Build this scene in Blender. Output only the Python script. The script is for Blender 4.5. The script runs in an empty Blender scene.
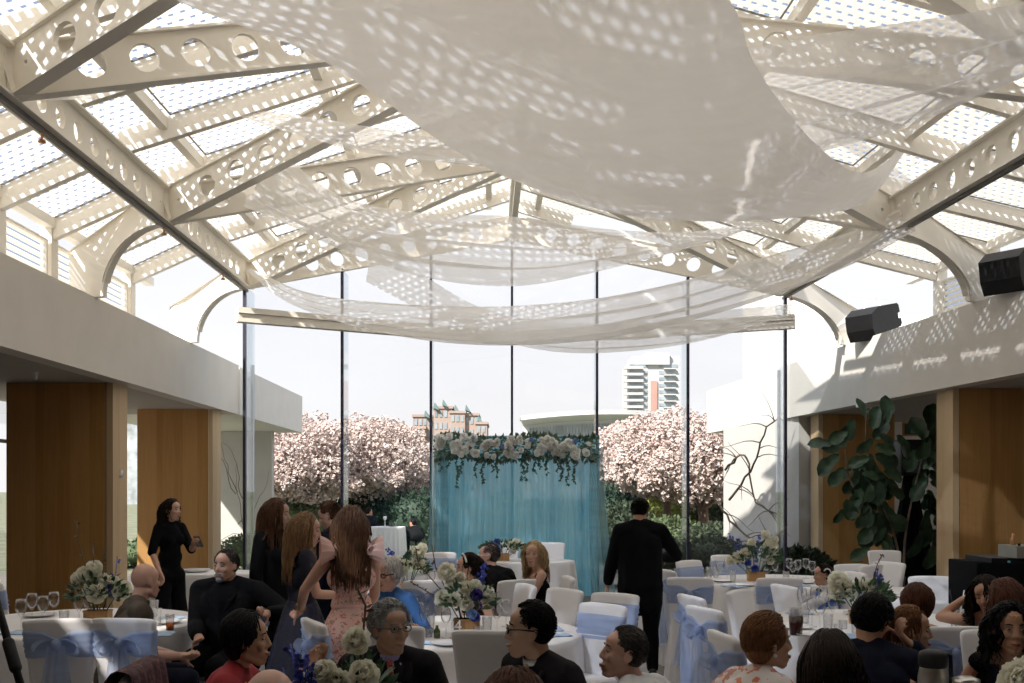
import bpy, math, random
from math import sin, cos, pi, sqrt, radians, atan2
from mathutils import Vector, Matrix, Quaternion, noise
random.seed(11)
C = bpy.context.scene.collection
F = 1000.0; CX = 512.0; HY = 490.0; CAMZ = 1.75
V = Vector
def U(px, py, D):                     # photo pixel at distance D -> place in the hall
    return V(((px-CX)*D/F, D, CAMZ+(HY-py)*D/F))
# ------------------------------------------------------------------ materials
MATS = {}
def nodes(name):
    m = bpy.data.materials.new(name); m.use_nodes = True
    nt = m.node_tree
    for n in list(nt.nodes): nt.nodes.remove(n)
    out = nt.nodes.new('ShaderNodeOutputMaterial')
    MATS[name] = m
    return m, nt, out
def mat(name, col, rough=0.6, var=0.08, scale=8.0, metal=0.0, bump=0.0, bscale=40.0, stretch=(1,1,1), spec=0.5, coat=0.0, sheen=0.0):
    m, nt, out = nodes(name); N = nt.nodes.new; L = nt.links.new
    p = N('ShaderNodeBsdfPrincipled'); L(p.outputs[0], out.inputs[0])
    p.inputs['Roughness'].default_value = rough; p.inputs['Metallic'].default_value = metal
    p.inputs['Specular IOR Level'].default_value = spec
    p.inputs['Coat Weight'].default_value = coat
    p.inputs['Sheen Weight'].default_value = sheen
    tc = N('ShaderNodeTexCoord'); mp = N('ShaderNodeMapping'); mp.inputs['Scale'].default_value = stretch
    L(tc.outputs['Object'], mp.inputs[0])
    nz = N('ShaderNodeTexNoise'); nz.inputs['Scale'].default_value = scale; nz.inputs['Detail'].default_value = 4
    L(mp.outputs[0], nz.inputs['Vector'])
    r = N('ShaderNodeValToRGB'); L(nz.outputs['Fac'], r.inputs[0])
    a = [max(0, c*(1-var)) for c in col]; b = [min(1, c*(1+var)) for c in col]
    r.color_ramp.elements[0].position = .3; r.color_ramp.elements[1].position = .7
    r.color_ramp.elements[0].color = (*a, 1); r.color_ramp.elements[1].color = (*b, 1)
    L(r.outputs[0], p.inputs['Base Color'])
    if bump:
        n2 = N('ShaderNodeTexNoise'); n2.inputs['Scale'].default_value = bscale; L(mp.outputs[0], n2.inputs['Vector'])
        bp = N('ShaderNodeBump'); bp.inputs['Strength'].default_value = bump; bp.inputs['Distance'].default_value = .01
        L(n2.outputs['Fac'], bp.inputs['Height']); L(bp.outputs[0], p.inputs['Normal'])
    return m
def sheer(name, col, alpha, transl=0.5, weave=0.0):
    m, nt, out = nodes(name); N = nt.nodes.new; L = nt.links.new
    d = N('ShaderNodeBsdfDiffuse'); d.inputs[0].default_value = (*col, 1)
    t = N('ShaderNodeBsdfTranslucent'); t.inputs[0].default_value = (*col, 1)
    tr = N('ShaderNodeBsdfTransparent')
    mx = N('ShaderNodeMixShader'); mx.inputs[0].default_value = transl; L(d.outputs[0], mx.inputs[1]); L(t.outputs[0], mx.inputs[2])
    m2 = N('ShaderNodeMixShader'); m2.inputs[0].default_value = alpha
    if weave:
        tc = N('ShaderNodeTexCoord'); nz = N('ShaderNodeTexNoise'); nz.inputs['Scale'].default_value = 3; nz.inputs['Detail'].default_value = 5
        mp = N('ShaderNodeMapping'); mp.inputs['Scale'].default_value = (.5, 3, 3); L(tc.outputs['Object'], mp.inputs[0]); L(mp.outputs[0], nz.inputs['Vector'])
        mr = N('ShaderNodeMapRange'); mr.inputs[1].default_value = .3; mr.inputs[2].default_value = .7
        mr.inputs[3].default_value = alpha-weave; mr.inputs[4].default_value = min(1, alpha+weave)
        L(nz.outputs['Fac'], mr.inputs[0]); L(mr.outputs[0], m2.inputs[0])
    L(tr.outputs[0], m2.inputs[1]); L(mx.outputs[0], m2.inputs[2]); L(m2.outputs[0], out.inputs[0])
    return m
def glassy(name, tint=(1,1,1), refl=0.06, tr=1.0):
    m, nt, out = nodes(name); N = nt.nodes.new; L = nt.links.new
    t = N('ShaderNodeBsdfTransparent'); t.inputs[0].default_value = (*[c*tr for c in tint], 1)
    g = N('ShaderNodeBsdfGlossy'); g.inputs['Roughness'].default_value = .03
    lw = N('ShaderNodeLayerWeight'); lw.inputs['Blend'].default_value = .25
    mr = N('ShaderNodeMapRange'); mr.inputs[3].default_value = refl*.5; mr.inputs[4].default_value = min(1, refl*8)
    L(lw.outputs['Fresnel'], mr.inputs[0])
    mx = N('ShaderNodeMixShader'); L(mr.outputs[0], mx.inputs[0]); L(t.outputs[0], mx.inputs[1]); L(g.outputs[0], mx.inputs[2])
    L(mx.outputs[0], out.inputs[0])
    return m
def frit(name, sx, sy, dx, dy, alpha=0.93, shear=0.0, axes='XY', off=0.5):
    """white printed dots on glass with clear dashes between them (real pattern on the pane)"""
    m, nt, out = nodes(name); N = nt.nodes.new; L = nt.links.new
    tc = N('ShaderNodeTexCoord'); sp = N('ShaderNodeSeparateXYZ'); L(tc.outputs['Object'], sp.inputs[0])
    def M(op, a, b=None):
        n = N('ShaderNodeMath'); n.operation = op
        for i, v in enumerate((a, b)):
            if v is None: continue
            if isinstance(v, (int, float)): n.inputs[i].default_value = v
            else: L(v, n.inputs[i])
        return n.outputs[0]
    a = sp.outputs[axes[0]]; b = sp.outputs[axes[1]]
    row = M('FLOOR', M('DIVIDE', b, sy))
    a2 = M('ADD', M('DIVIDE', a, sx), M('MULTIPLY', row, off))
    fa = M('FRACT', a2); fb = M('FRACT', M('DIVIDE', b, sy))
    ina = M('LESS_THAN', fa, dx); inb = M('LESS_THAN', fb, dy)
    hole = M('MULTIPLY', ina, inb)
    d = N('ShaderNodeBsdfDiffuse'); d.inputs[0].default_value = (.80, .785, .75, 1)
    t = N('ShaderNodeBsdfTranslucent'); t.inputs[0].default_value = (.85, .815, .755, 1)
    mx = N('ShaderNodeMixShader'); mx.inputs[0].default_value = .80; L(d.outputs[0], mx.inputs[1]); L(t.outputs[0], mx.inputs[2])
    tr = N('ShaderNodeBsdfTransparent'); tr.inputs[0].default_value = (.66, .72, .82, 1)
    m2 = N('ShaderNodeMixShader'); L(hole, m2.inputs[0]); L(mx.outputs[0], m2.inputs[1]); L(tr.outputs[0], m2.inputs[2])
    L(m2.outputs[0], out.inputs[0])
    return m
WHITE_STEEL = mat('painted_steel', (.84,.80,.72), .5, .03, 3)
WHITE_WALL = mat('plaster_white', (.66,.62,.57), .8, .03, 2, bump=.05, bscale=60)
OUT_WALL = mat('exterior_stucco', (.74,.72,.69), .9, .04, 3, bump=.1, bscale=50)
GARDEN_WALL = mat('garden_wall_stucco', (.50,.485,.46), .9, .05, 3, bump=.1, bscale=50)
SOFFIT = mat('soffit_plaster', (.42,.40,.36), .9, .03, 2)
DARK_METAL = mat('dark_mullion', (.03,.03,.06), .4, .1, 5)
BLACK = mat('black_plastic', (.009,.009,.010), .5, .2, 10, spec=.3)
GASKET = mat('grey_gasket', (.16,.15,.14), .5, .1, 10)
def wood_mat(name, c1, c2):
    m, nt, out = nodes(name); N = nt.nodes.new; L = nt.links.new
    p = N('ShaderNodeBsdfPrincipled'); p.inputs['Roughness'].default_value = .6; p.inputs['Specular IOR Level'].default_value = .2; L(p.outputs[0], out.inputs[0])
    tc = N('ShaderNodeTexCoord'); mp = N('ShaderNodeMapping'); mp.inputs['Scale'].default_value = (14, 14, .5)
    L(tc.outputs['Object'], mp.inputs[0])
    nz = N('ShaderNodeTexNoise'); nz.inputs['Scale'].default_value = 3; nz.inputs['Detail'].default_value = 6; L(mp.outputs[0], nz.inputs['Vector'])
    mp2 = N('ShaderNodeMapping'); mp2.inputs['Scale'].default_value = (4.2, 4.2, .01); L(tc.outputs['Object'], mp2.inputs[0])
    vo = N('ShaderNodeTexVoronoi'); vo.inputs['Scale'].default_value = 1; L(mp2.outputs[0], vo.inputs['Vector'])
    sx = N('ShaderNodeSeparateXYZ'); L(vo.outputs['Color'], sx.inputs[0])
    ad = N('ShaderNodeMath'); ad.operation = 'MULTIPLY_ADD'; L(sx.outputs[0], ad.inputs[0]); ad.inputs[1].default_value = .5; L(nz.outputs['Fac'], ad.inputs[2])
    r = N('ShaderNodeValToRGB'); L(ad.outputs[0], r.inputs[0]); r.color_ramp.elements[0].position = .35; r.color_ramp.elements[1].position = 1.1
    r.color_ramp.elements[0].color = (*c1, 1); r.color_ramp.elements[1].color = (*c2, 1)
    L(r.outputs[0], p.inputs['Base Color'])
    return m
WOOD = wood_mat('maple_veneer', (.36,.185,.058), (.47,.26,.095))
WOOD_EDGE = wood_mat('maple_edge', (.50,.35,.20), (.60,.44,.27))
BOXWOOD = wood_mat('box_wood', (.42,.22,.09), (.58,.34,.15))
CLOTH = mat('white_tablecloth', (.74,.73,.74), .85, .03, 6, bump=.15, bscale=9, sheen=.2)
COVER = mat('white_chair_cover', (.80,.79,.81), .8, .03, 5, bump=.12, bscale=12, sheen=.2)
SASH = sheer('blue_organza', (.50,.61,.85), .74, .4, .12)
NAPKIN = mat('blue_napkin', (.36,.50,.70), .8, .05, 20)
PORCELAIN = mat('white_porcelain', (.8,.8,.8), .2, .02, 5)
GLASS_PANE = glassy('window_glass', (.985,.99,1.0), .03)
GLASS_EDGE = glassy('glass_fin', (.93,.96,.98), .05)
GLASS = glassy('clear_glass', (.985,.987,.99), .07)
ROOFGLASS = frit('fritted_roof_glass', .105, .13, .52, .45)
LOUVER = frit('louvred_glass', 50, .085, 1.0, .30, axes='XZ', off=0)
DRAPE = sheer('sheer_voile', (.97,.945,.92), .95, .44, .02)
DRAPE2 = sheer('sheer_voile_thin', (.95,.93,.91), .66, .42, .05)
LEAF = mat('dark_leaf', (.05,.11,.05), .4, .45, 14)
LEAF2 = mat('sage_leaf', (.13,.19,.12), .6, .35, 20)
IVY = mat('green_vine', (.05,.13,.10), .55, .35, 20)
PETAL = sheer('cream_petal', (.93,.92,.83), 1.0, .38)
PETALW = sheer('white_petal', (.93,.93,.90), 1.0, .35)
BLUEP = mat('blue_petal', (.10,.13,.52), .6, .3, 30)
PALEBLUE = mat('pale_blue_petal', (.30,.45,.72), .6, .2, 30)
PURPLE = mat('purple_petal', (.07,.04,.28), .6, .3, 30)
TWIG = mat('twig_bark', (.16,.12,.08), .8, .3, 20)
# ------------------------------------------------------------------ mesh builder
class MB:
    def __init__(s): s.v = []; s.f = []; s.mi = []; s.cur = 0
    def add(s, vs, fs):
        o = len(s.v); s.v.extend([tuple(p) for p in vs])
        for f in fs: s.f.append(tuple(i+o for i in f)); s.mi.append(s.cur)
        return s
    def box(s, a, b, M=None):
        (x0,y0,z0),(x1,y1,z1) = a, b
        vs = [V((x,y,z)) for z in (z0,z1) for y in (y0,y1) for x in (x0,x1)]
        if M: vs = [M@p for p in vs]
        return s.add(vs, [(0,2,3,1),(4,5,7,6),(0,1,5,4),(2,6,7,3),(0,4,6,2),(1,3,7,5)])
    def beam(s, p0, p1, w, h, up=V((0,0,1)), ext=0):      # box between points, w sideways, h along up (centred)
        p0, p1 = V(p0), V(p1); d = (p1-p0).normalized(); sd = d.cross(up).normalized(); u = sd.cross(d).normalized()
        p0 = p0-d*ext; p1 = p1+d*ext
        vs = []
        for p in (p0, p1):
            for a, b in ((-1,-1),(1,-1),(1,1),(-1,1)): vs.append(p+sd*(a*w/2)+u*(b*h/2))
        return s.add(vs, [(0,3,2,1),(4,5,6,7),(0,1,5,4),(1,2,6,5),(2,3,7,6),(3,0,4,7)])
    def loft(s, rings, closed=True, cap0=True, cap1=True):
        n = len(rings[0]); vs = [p for r in rings for p in r]; fs = []
        for i in range(len(rings)-1):
            for j in range(n if closed else n-1):
                k = (j+1) % n
                fs.append((i*n+j, i*n+k, (i+1)*n+k, (i+1)*n+j))
        if cap0 and closed: fs.append(tuple(reversed(range(n))))
        if cap1 and closed: fs.append(tuple(range((len(rings)-1)*n, len(rings)*n)))
        return s.add(vs, fs)
    def lathe(s, prof, c=(0,0,0), n=20, M=None, cap0=False, cap1=False):
        rings = []
        for r, z in prof:
            ring = [V((c[0]+r*cos(2*pi*k/n), c[1]+r*sin(2*pi*k/n), c[2]+z)) for k in range(n)]
            if M: ring = [M@p for p in ring]
            rings.append(ring)
        return s.loft(rings, True, cap0, cap1)
    def tube(s, pts, rad, n=6, cap=True, flat=1.0):
        pts = [V(p) for p in pts]
        if not hasattr(rad, '__len__'): rad = [rad]*len(pts)
        rings = []; ref = None
        for i, p in enumerate(pts):
            d = (pts[min(i+1, len(pts)-1)]-pts[max(i-1, 0)])
            if d.length < 1e-7: d = V((0,0,1))
            d.normalize()
            if ref is None: ref = V((0,0,1)) if abs(d.z) < .9 else V((1,0,0))
            a = d.cross(ref)
            if a.length < 1e-4: a = d.cross(V((1,.2,0)))
            a.normalize(); b = a.cross(d).normalized(); ref = b
            rings.append([p+a*(rad[i]*cos(2*pi*k/n))+b*(rad[i]*flat*sin(2*pi*k/n)) for k in range(n)])
        return s.loft(rings, True, cap, cap)
    def capsule(s, p0, r0, p1, r1, n=12, m=4):
        p0, p1 = V(p0), V(p1); d = p1-p0; L = d.length
        if L < 1e-6: return s.ell(p0, (r0,r0,r0))
        q = V((0,0,1)).rotation_difference(d.normalized())
        rings = []
        for i in range(m+1):
            t = pi/2*i/m
            r = max(r0*sin(t), r0*.02); z = -r0*cos(t); rings.append([p0+q@V((r*cos(2*pi*k/n), r*sin(2*pi*k/n), z)) for k in range(n)])
        for i in range(m+1):
            t = pi/2*i/m
            r = max(r1*cos(t), r1*.02); z = r1*sin(t); rings.append([p1+q@V((r*cos(2*pi*k/n), r*sin(2*pi*k/n), z)) for k in range(n)])
        return s.loft(rings)
    def ell(s, c, r, q=None, n=14, m=8, M=None):
        rings = []
        for i in range(m+1):
            t = pi*i/m; rr = max(sin(t), .02); z = -cos(t)
            ring = []
            for k in range(n):
                p = V((r[0]*rr*cos(2*pi*k/n), r[1]*rr*sin(2*pi*k/n), r[2]*z))
                if q: p = q@p
                p = p+V(c)
                if M: p = M@p
                ring.append(p)
            rings.append(ring)
        return s.loft(rings)
    def grid(s, fn, nu, nv, thick=0.0):
        vs = [V(fn(i/nu, j/nv)) for i in range(nu+1) for j in range(nv+1)]
        fs = [(i*(nv+1)+j, (i+1)*(nv+1)+j, (i+1)*(nv+1)+j+1, i*(nv+1)+j+1) for i in range(nu) for j in range(nv)]
        return s.add(vs, fs)
    def mesh(s, name, ms, smooth=True):
        me = bpy.data.meshes.new(name); me.from_pydata(s.v, [], s.f)
        if not isinstance(ms, (list, tuple)): ms = [ms]
        for m in ms: me.materials.append(m)
        for p, i in zip(me.polygons, s.mi): p.material_index = min(i, len(ms)-1)
        if smooth: me.polygons.foreach_set('use_smooth', [True]*len(me.polygons))
        me.update(); return me
    def build(s, name, ms, parent=None, smooth=True, **kw):
        o = bpy.data.objects.new(name, s.mesh(name, ms, smooth)); C.objects.link(o)
        if parent: o.parent = parent
        for k, v in kw.items(): o[k] = v
        return o
def tag(o, label=None, cat=None, group=None, kind=None):
    if label: o['label'] = label
    if cat: o['category'] = cat
    if group: o['group'] = group
    if kind: o['kind'] = kind
    return o
def struct(o, label, cat='wall'):
    return tag(o, label, cat, kind='structure')
def empty(name, loc=(0,0,0), rz=0, label=None, cat=None, group=None):
    o = bpy.data.objects.new(name, None); C.objects.link(o); o.location = loc; o.rotation_euler = (0,0,rz)
    o.empty_display_size = .1
    return tag(o, label, cat, group)
KIDS = {}
def copy_tree(o, parent=None):
    c = o.copy(); C.objects.link(c); c.parent = parent
    for ch in [x for x in bpy.data.objects if x.parent == o]: copy_tree(ch, c)
    return c
def instance(proto, loc, rz=0, sc=None, label=None, group=None):
    c = copy_tree(proto); c.location = loc; c.rotation_euler = (0,0,rz)
    if sc: c.scale = sc if hasattr(sc, '__len__') else (sc,)*3
    if label: c['label'] = label
    if group: c['group'] = group
    return c
def remesh(o, vox, smooth=4, fac=.5):
    r = o.modifiers.new('r', 'REMESH'); r.mode = 'VOXEL'; r.voxel_size = vox; r.use_smooth_shade = True
    if smooth:
        s = o.modifiers.new('s', 'SMOOTH'); s.iterations = smooth; s.factor = fac
def lerp(a, b, t): return a+(b-a)*t
def catmull(pts, t):
    n = len(pts)-1; x = max(0, min(n-1e-6, t*n)); i = int(x); f = x-i
    P = lambda k: V(pts[max(0, min(n, k))])
    a, b, c, d = P(i-1), P(i), P(i+1), P(i+2)
    if i-1 < 0: a = b*2-c
    if i+2 > n: d = c*2-b
    return .5*((2*b)+(-a+c)*f+(2*a-5*b+4*c-d)*f*f+(-a+3*b-3*c+d)*f*f*f)
# ------------------------------------------------------------------ camera, light, sky
cam = bpy.data.cameras.new('camera'); co = bpy.data.objects.new('camera', cam); C.objects.link(co)
co.location = (0,0,CAMZ); co.rotation_euler = (pi/2,0,0)
cam.sensor_width = 36; cam.lens = 36*F/1024; cam.shift_y = (HY-341.5)/1024; cam.clip_end = 2000
bpy.context.scene.camera = co
sd = V((.50,.62,-.69)).normalized()
sun = bpy.data.lights.new('sun', 'SUN'); so = bpy.data.objects.new('sun', sun); C.objects.link(so)
sun.energy = 6.5; sun.angle = radians(1.0); sun.color = (1,.94,.85)
so.rotation_euler = V((0,0,-1)).rotation_difference(sd).to_euler(); so.location = (-10,-10,20)
w = bpy.data.worlds.new('sky'); bpy.context.scene.world = w; w.use_nodes = True
nt = w.node_tree; N = nt.nodes.new; L = nt.links.new
bg = nt.nodes['Background']
tc = N('ShaderNodeTexCoord'); sp = N('ShaderNodeSeparateXYZ'); L(tc.outputs['Generated'], sp.inputs[0])
rp = N('ShaderNodeValToRGB'); L(sp.outputs['Z'], rp.inputs[0])
rp.color_ramp.elements[0].position = 0; rp.color_ramp.elements[0].color = (.83,.81,.79,1)
rp.color_ramp.elements[1].position = .45; rp.color_ramp.elements[1].color = (.72,.77,.88,1)
nz = N('ShaderNodeTexNoise'); nz.inputs['Scale'].default_value = 2.5; nz.inputs['Detail'].default_value = 5
mpn = N('ShaderNodeMapping'); mpn.inputs['Scale'].default_value = (1,1,3); L(tc.outputs['Generated'], mpn.inputs[0]); L(mpn.outputs[0], nz.inputs['Vector'])
mxn = N('ShaderNodeMixRGB'); mxn.inputs[2].default_value = (.86,.86,.87,1); L(rp.outputs[0], mxn.inputs[1])
mrn = N('ShaderNodeMapRange'); mrn.inputs[1].default_value = .4; mrn.inputs[2].default_value = .7; L(nz.outputs['Fac'], mrn.inputs[0]); L(mrn.outputs[0], mxn.inputs[0])
L(mxn.outputs[0], bg.inputs['Color']); bg.inputs['Strength'].default_value = 0.83
vs_ = bpy.context.scene.view_settings; vs_.view_transform = 'Standard'; vs_.look = 'None'; vs_.gamma = 1; vs_.exposure = 0.55
bpy.context.scene.cycles.use_denoising = True
bpy.context.scene.cycles.max_bounces = 12; bpy.context.scene.cycles.diffuse_bounces = 8; bpy.context.scene.cycles.transparent_max_bounces = 24
bpy.context.scene.cycles.sample_clamp_indirect = 4
# ================================================================== the hall
XL = lambda D: -5.12-.012*D
XR = lambda D: 7.75-.102*D
BL = lambda D: -4.1-.012*D
BR = lambda D: 5.6455-.065*D
RG = lambda D: .474-.0256*D
Y0 = -3.0
NL = [16.1-3.9*k for k in range(5)]; NR = [16.7-4.1*k for k in range(5)]
RI = [18.5, 14.3, 10.3, 6.3, 2.3, -1.7]
ZE, ZR, BH = 5.0, 6.38, .42          # underside of the eaves beams / of the ridge ends, beam depth
DARKWALL = mat('warm_grey_wall', (.20,.17,.14), .8, .05, 2)  # dark tone for unseen surfaces, set to dim the room near the camera
# floor
fm, nt, out = nodes('slate_floor'); N = nt.nodes.new; L = nt.links.new
p = N('ShaderNodeBsdfPrincipled'); L(p.outputs[0], out.inputs[0]); p.inputs['Roughness'].default_value = .5
tc = N('ShaderNodeTexCoord'); br = N('ShaderNodeTexBrick'); br.inputs['Scale'].default_value = 1.6; br.inputs['Mortar Size'].default_value = .012
br.inputs['Color1'].default_value = (.17,.145,.12,1); br.inputs['Color2'].default_value = (.25,.215,.18,1); br.inputs['Mortar'].default_value = (.08,.07,.06,1)
L(tc.outputs['Object'], br.inputs['Vector']); nz = N('ShaderNodeTexNoise'); nz.inputs['Scale'].default_value = 5; nz.inputs['Detail'].default_value = 6
mx = N('ShaderNodeMixRGB'); mx.blend_type = 'MULTIPLY'; mx.inputs[0].default_value = .5; L(br.outputs[0], mx.inputs[1]); L(nz.outputs[0], mx.inputs[2]); L(mx.outputs[0], p.inputs['Base Color'])
b = MB().box((-12,Y0,-.2),(13,21,0)); struct(b.build('floor', fm, smooth=False), 'grey brown slate tiled floor of the hall', 'floor')
def slab(name, label, x0, x1, ya, yb, z0, z1, m, cat='wall'):
    """slab whose sides follow the hall's slightly splayed side lines"""
    b = MB()
    vs = [V((x0(ya),ya,z0)),V((x1(ya),ya,z0)),V((x1(yb),yb,z0)),V((x0(yb),yb,z0)),V((x0(ya),ya,z1)),V((x1(ya),ya,z1)),V((x1(yb),yb,z1)),V((x0(yb),yb,z1))]
    b.add(vs, [(0,3,2,1),(4,5,6,7),(0,1,5,4),(1,2,6,5),(2,3,7,6),(3,0,4,7)])
    return struct(b.build(name, m, smooth=False), label, cat)
slab('wall_left', 'long white fascia above the left columns', lambda d: XL(d)-.25, XL, Y0, 19.6, 3.23, 4.19, WHITE_WALL)
slab('wall_left_outer', 'white canopy fascia continuing outdoors beyond the left glass', lambda d: XL(d)-.25, XL, 19.66, 25.9, 3.23, 4.17, OUT_WALL)
slab('wall_right', 'long white fascia above the right columns, striped with roof shadows', XR, lambda d: XR(d)+.25, Y0, 20.4, 3.23, 4.33, WHITE_WALL)
slab('wall_right_outer', 'sunlit white canopy fascia continuing outdoors beyond the right glass', XR, lambda d: XR(d)+.25, 20.46, 26.1, 3.23, 4.33, OUT_WALL)
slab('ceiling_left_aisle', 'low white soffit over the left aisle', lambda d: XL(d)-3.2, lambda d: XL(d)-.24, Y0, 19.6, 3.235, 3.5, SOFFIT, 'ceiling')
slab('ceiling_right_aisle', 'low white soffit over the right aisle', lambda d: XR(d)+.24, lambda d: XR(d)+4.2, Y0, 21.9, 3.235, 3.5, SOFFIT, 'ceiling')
slab('ceiling_left_canopy', 'outdoor canopy soffit on the left', lambda d: XL(d)-3.2, lambda d: XL(d)-.24, 19.66, 25.9, 3.235, 3.5, OUT_WALL, 'ceiling')
slab('ceiling_right_canopy', 'outdoor canopy soffit on the right', lambda d: XR(d)+.24, lambda d: XR(d)+3.6, 22.0, 26.1, 3.235, 3.5, OUT_WALL, 'ceiling')
struct(MB().box((-9,Y0-.2,0),(12,Y0,8)).build('wall_back', DARKWALL, smooth=False), 'unseen dark wall closing the hall behind the camera, cutting stray light')  # added out of view so light enters only from roof and front
# outdoor side walls under the canopies
def wallseg(name, label, p, q, z0, z1, t, m):
    b = MB(); b.beam((p[0],p[1],(z0+z1)/2),(q[0],q[1],(z0+z1)/2), t, z1-z0)
    return struct(b.build(name, m, smooth=False), label)
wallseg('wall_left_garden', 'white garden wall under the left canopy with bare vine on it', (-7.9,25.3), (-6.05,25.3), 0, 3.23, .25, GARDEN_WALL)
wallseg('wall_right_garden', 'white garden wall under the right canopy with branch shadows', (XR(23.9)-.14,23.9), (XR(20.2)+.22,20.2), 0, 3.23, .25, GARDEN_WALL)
wallseg('wall_right_end', 'white wall at the far end of the right aisle', (XR(22)+.2,22.0), (12.0,22.0), 0, 3.23, .2, WHITE_WALL)
wallseg('wall_right_side', 'white outer wall of the right aisle', (11.9,Y0), (10.6,22.0), 0, 3.23, .2, WHITE_WALL)
# columns
def column(name, label, x0, x1, y0, y1, inner):
    b = MB()
    e = empty(name, ((x0+x1)/2, (y0+y1)/2, 0)); struct(e, label, 'column')
    ox, oy = (x0+x1)/2, (y0+y1)/2; s = 1 if inner > 0 else -1; hw = (x1-x0)/2; hd = (y1-y0)/2
    a, c = (-hw, hw-.10) if s > 0 else (-hw+.10, hw)
    MB().box((a,-hd+.004,0),(c,hd,3.23)).build('wood_panel', WOOD, e, smooth=False)
    xe = hw-.10 if s > 0 else -hw
    MB().box((xe+.006,-hd-.004,0),(xe+.10-.006,hd+.01,3.23)).build('edge_board', WOOD_EDGE, e, smooth=False)
    xs = hw-.106 if s > 0 else -hw+.094
    MB().box((xs,-hd-.001,0),(xs+.012,hd,3.23)).build('shadow_gap', GASKET, e, smooth=False)
    return e
column('column_left_near', 'wide maple-clad column, nearest on the left', -6.98, -5.50, 13.8, 14.3, 1)
column('column_left_far', 'wide maple-clad column behind the woman in black', -6.86, -5.47, 18.3, 18.8, 1)
column('column_right_near', 'wide maple-clad column, nearest on the right', 6.43, 8.2, 14.6, 15.15, -1)
column('column_right_far', 'maple-clad column behind the leafy plant on the right', 6.00, 7.50, 19.6, 20.1, -1)
sw_ = MB().box((-.03,-.015,-.05),(.03,.015,.05)).build('light_switch', PORCELAIN); sw_.location = (-5.49,14.05,1.98); sw_.rotation_euler = (0,0,pi/2)
tag(sw_, 'small white switch plate on the side of the near left column', 'switch')
# left outer glazing line
wallseg('wall_left_blocker', 'unseen solid wall added beside the left aisle to block sunlight', (XL(Y0)-3.1,Y0), (XL(14.2)-3.1,14.2), 0, 3.23, .15, DARKWALL)  # out of view, added to darken the aisle and shade the near column
for k, (ya, yb) in enumerate(((14.2,19.6),)):
    e = empty('window_%d' % (20+k), (0,0,0)); struct(e, 'tall aisle window beyond the left columns', 'window')
    xa, xb = XL(ya)-3.0, XL(yb)-3.0
    MB().beam((xa,ya,1.6),(xb,yb,1.6),.012,3.2).build('pane', GLASS_PANE, e, smooth=False)
    b = MB(); b.box((xa-.03,ya-.03,0),(xa+.03,ya+.03,3.23)); b.beam((xa,ya,.05),(xb,yb,.05),.08,.1); b.beam((xa,ya,2.55),(xb,yb,2.55),.05,.06); b.build('frame', GASKET, e, smooth=False)
# ---- end glass wall (folded in plan)
Lp, Ap, Rp = V((-4.30,16.1,0)), V((0,18.5,0)), V((4.56,16.7,0))
Lr, Rr = V((-5.10,19.65,0)), V((5.46,20.45,0))
def ztop(P):
    # underside of the gable chord
    if P.y >= 16 and abs(P.x) <= 4.6:
        t = min(1, abs(P.x)/4.4); return lerp(ZR, ZE, t)
    return 5.0
pts = [Lp, Lp.lerp(Ap,1/3), Lp.lerp(Ap,2/3), Ap, Ap.lerp(Rp,1/3), Ap.lerp(Rp,2/3), Rp]
desc = ['first from the left', 'second from the left', 'left of centre', 'right of centre', 'second from the right', 'first from the right']
for k in range(6):
    a, c = pts[k], pts[k+1]
    e = empty('window_%d' % (k+1), (0,0,0)); struct(e, 'tall end wall glass pane, %s' % desc[k], 'window')
    za, zc = ztop(a), ztop(c)
    n = (c-a).cross(V((0,0,1))).normalized()*.006
    b = MB(); b.loft([[a-n,c-n,c-n+V((0,0,zc)),a-n+V((0,0,za))],[a+n,c+n,c+n+V((0,0,zc)),a+n+V((0,0,za))]]); b.build('pane', GLASS_PANE, e, smooth=False)
    b = MB(); b.beam(a+V((0,0,.04)), c+V((0,0,.04)), .1, .08); b.build('sill', GASKET, e, smooth=False)
for k, P in enumerate(pts):
    e = empty('window_mullion' if k == 0 else 'window_mullion', tuple(P)); struct(e, 'dark vertical mullion with glass fin, %s along the glass end wall' % ['leftmost','second','third','at the fold','fifth','sixth','rightmost'][k], 'window')
    zt = ztop(P)
    MB().box((-.022,-.05,0),(.022,.02,zt)).build('post', DARK_METAL, e, smooth=False)
    MB().box((-.008,.02,0),(.008,.60,zt)).build('glass_fin', GLASS_EDGE, e, smooth=False)
for nm, a, c, k, lb in (('window_8', Lp, Lr, -1, 'glass return pane on the left, seen edge on'), ('window_9', Rp, Rr, 1, 'glass return pane on the right, seen edge on')):
    e = empty(nm, (0,0,0)); struct(e, lb, 'window')
    MB().beam(a+V((0,0,2.5)), c+V((0,0,2.5)), .012, 5.0).build('pane', GLASS_EDGE, e, smooth=False)
    b = MB(); b.box((c.x-.03,c.y-.03,0),(c.x+.03,c.y+.03,4.2)); b.build('post', GASKET, e, smooth=False)
for k, (a, c) in enumerate(((U(243,0,15.8), U(512,0,18.2)), (U(512,0,18.2), U(795,0,16.4)))):
    a = V((a.x,a.y,0)); c = V((c.x,c.y,0)); b = MB()
    if k == 0: a = a-(c-a)*.02
    b.beam(a+V((0,0,4.46)), c+V((0,0,4.46)), .16, .13); b.beam(a+V((0,0,4.575)), c+V((0,0,4.575)), .22, .09)
    b.build('trim_%d' % (k+1), WHITE_STEEL, smooth=False); struct(bpy.data.objects['trim_%d' % (k+1)], 'white blind box crossing the %s half of the glass wall' % ('left','right')[k], 'trim')
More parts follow.
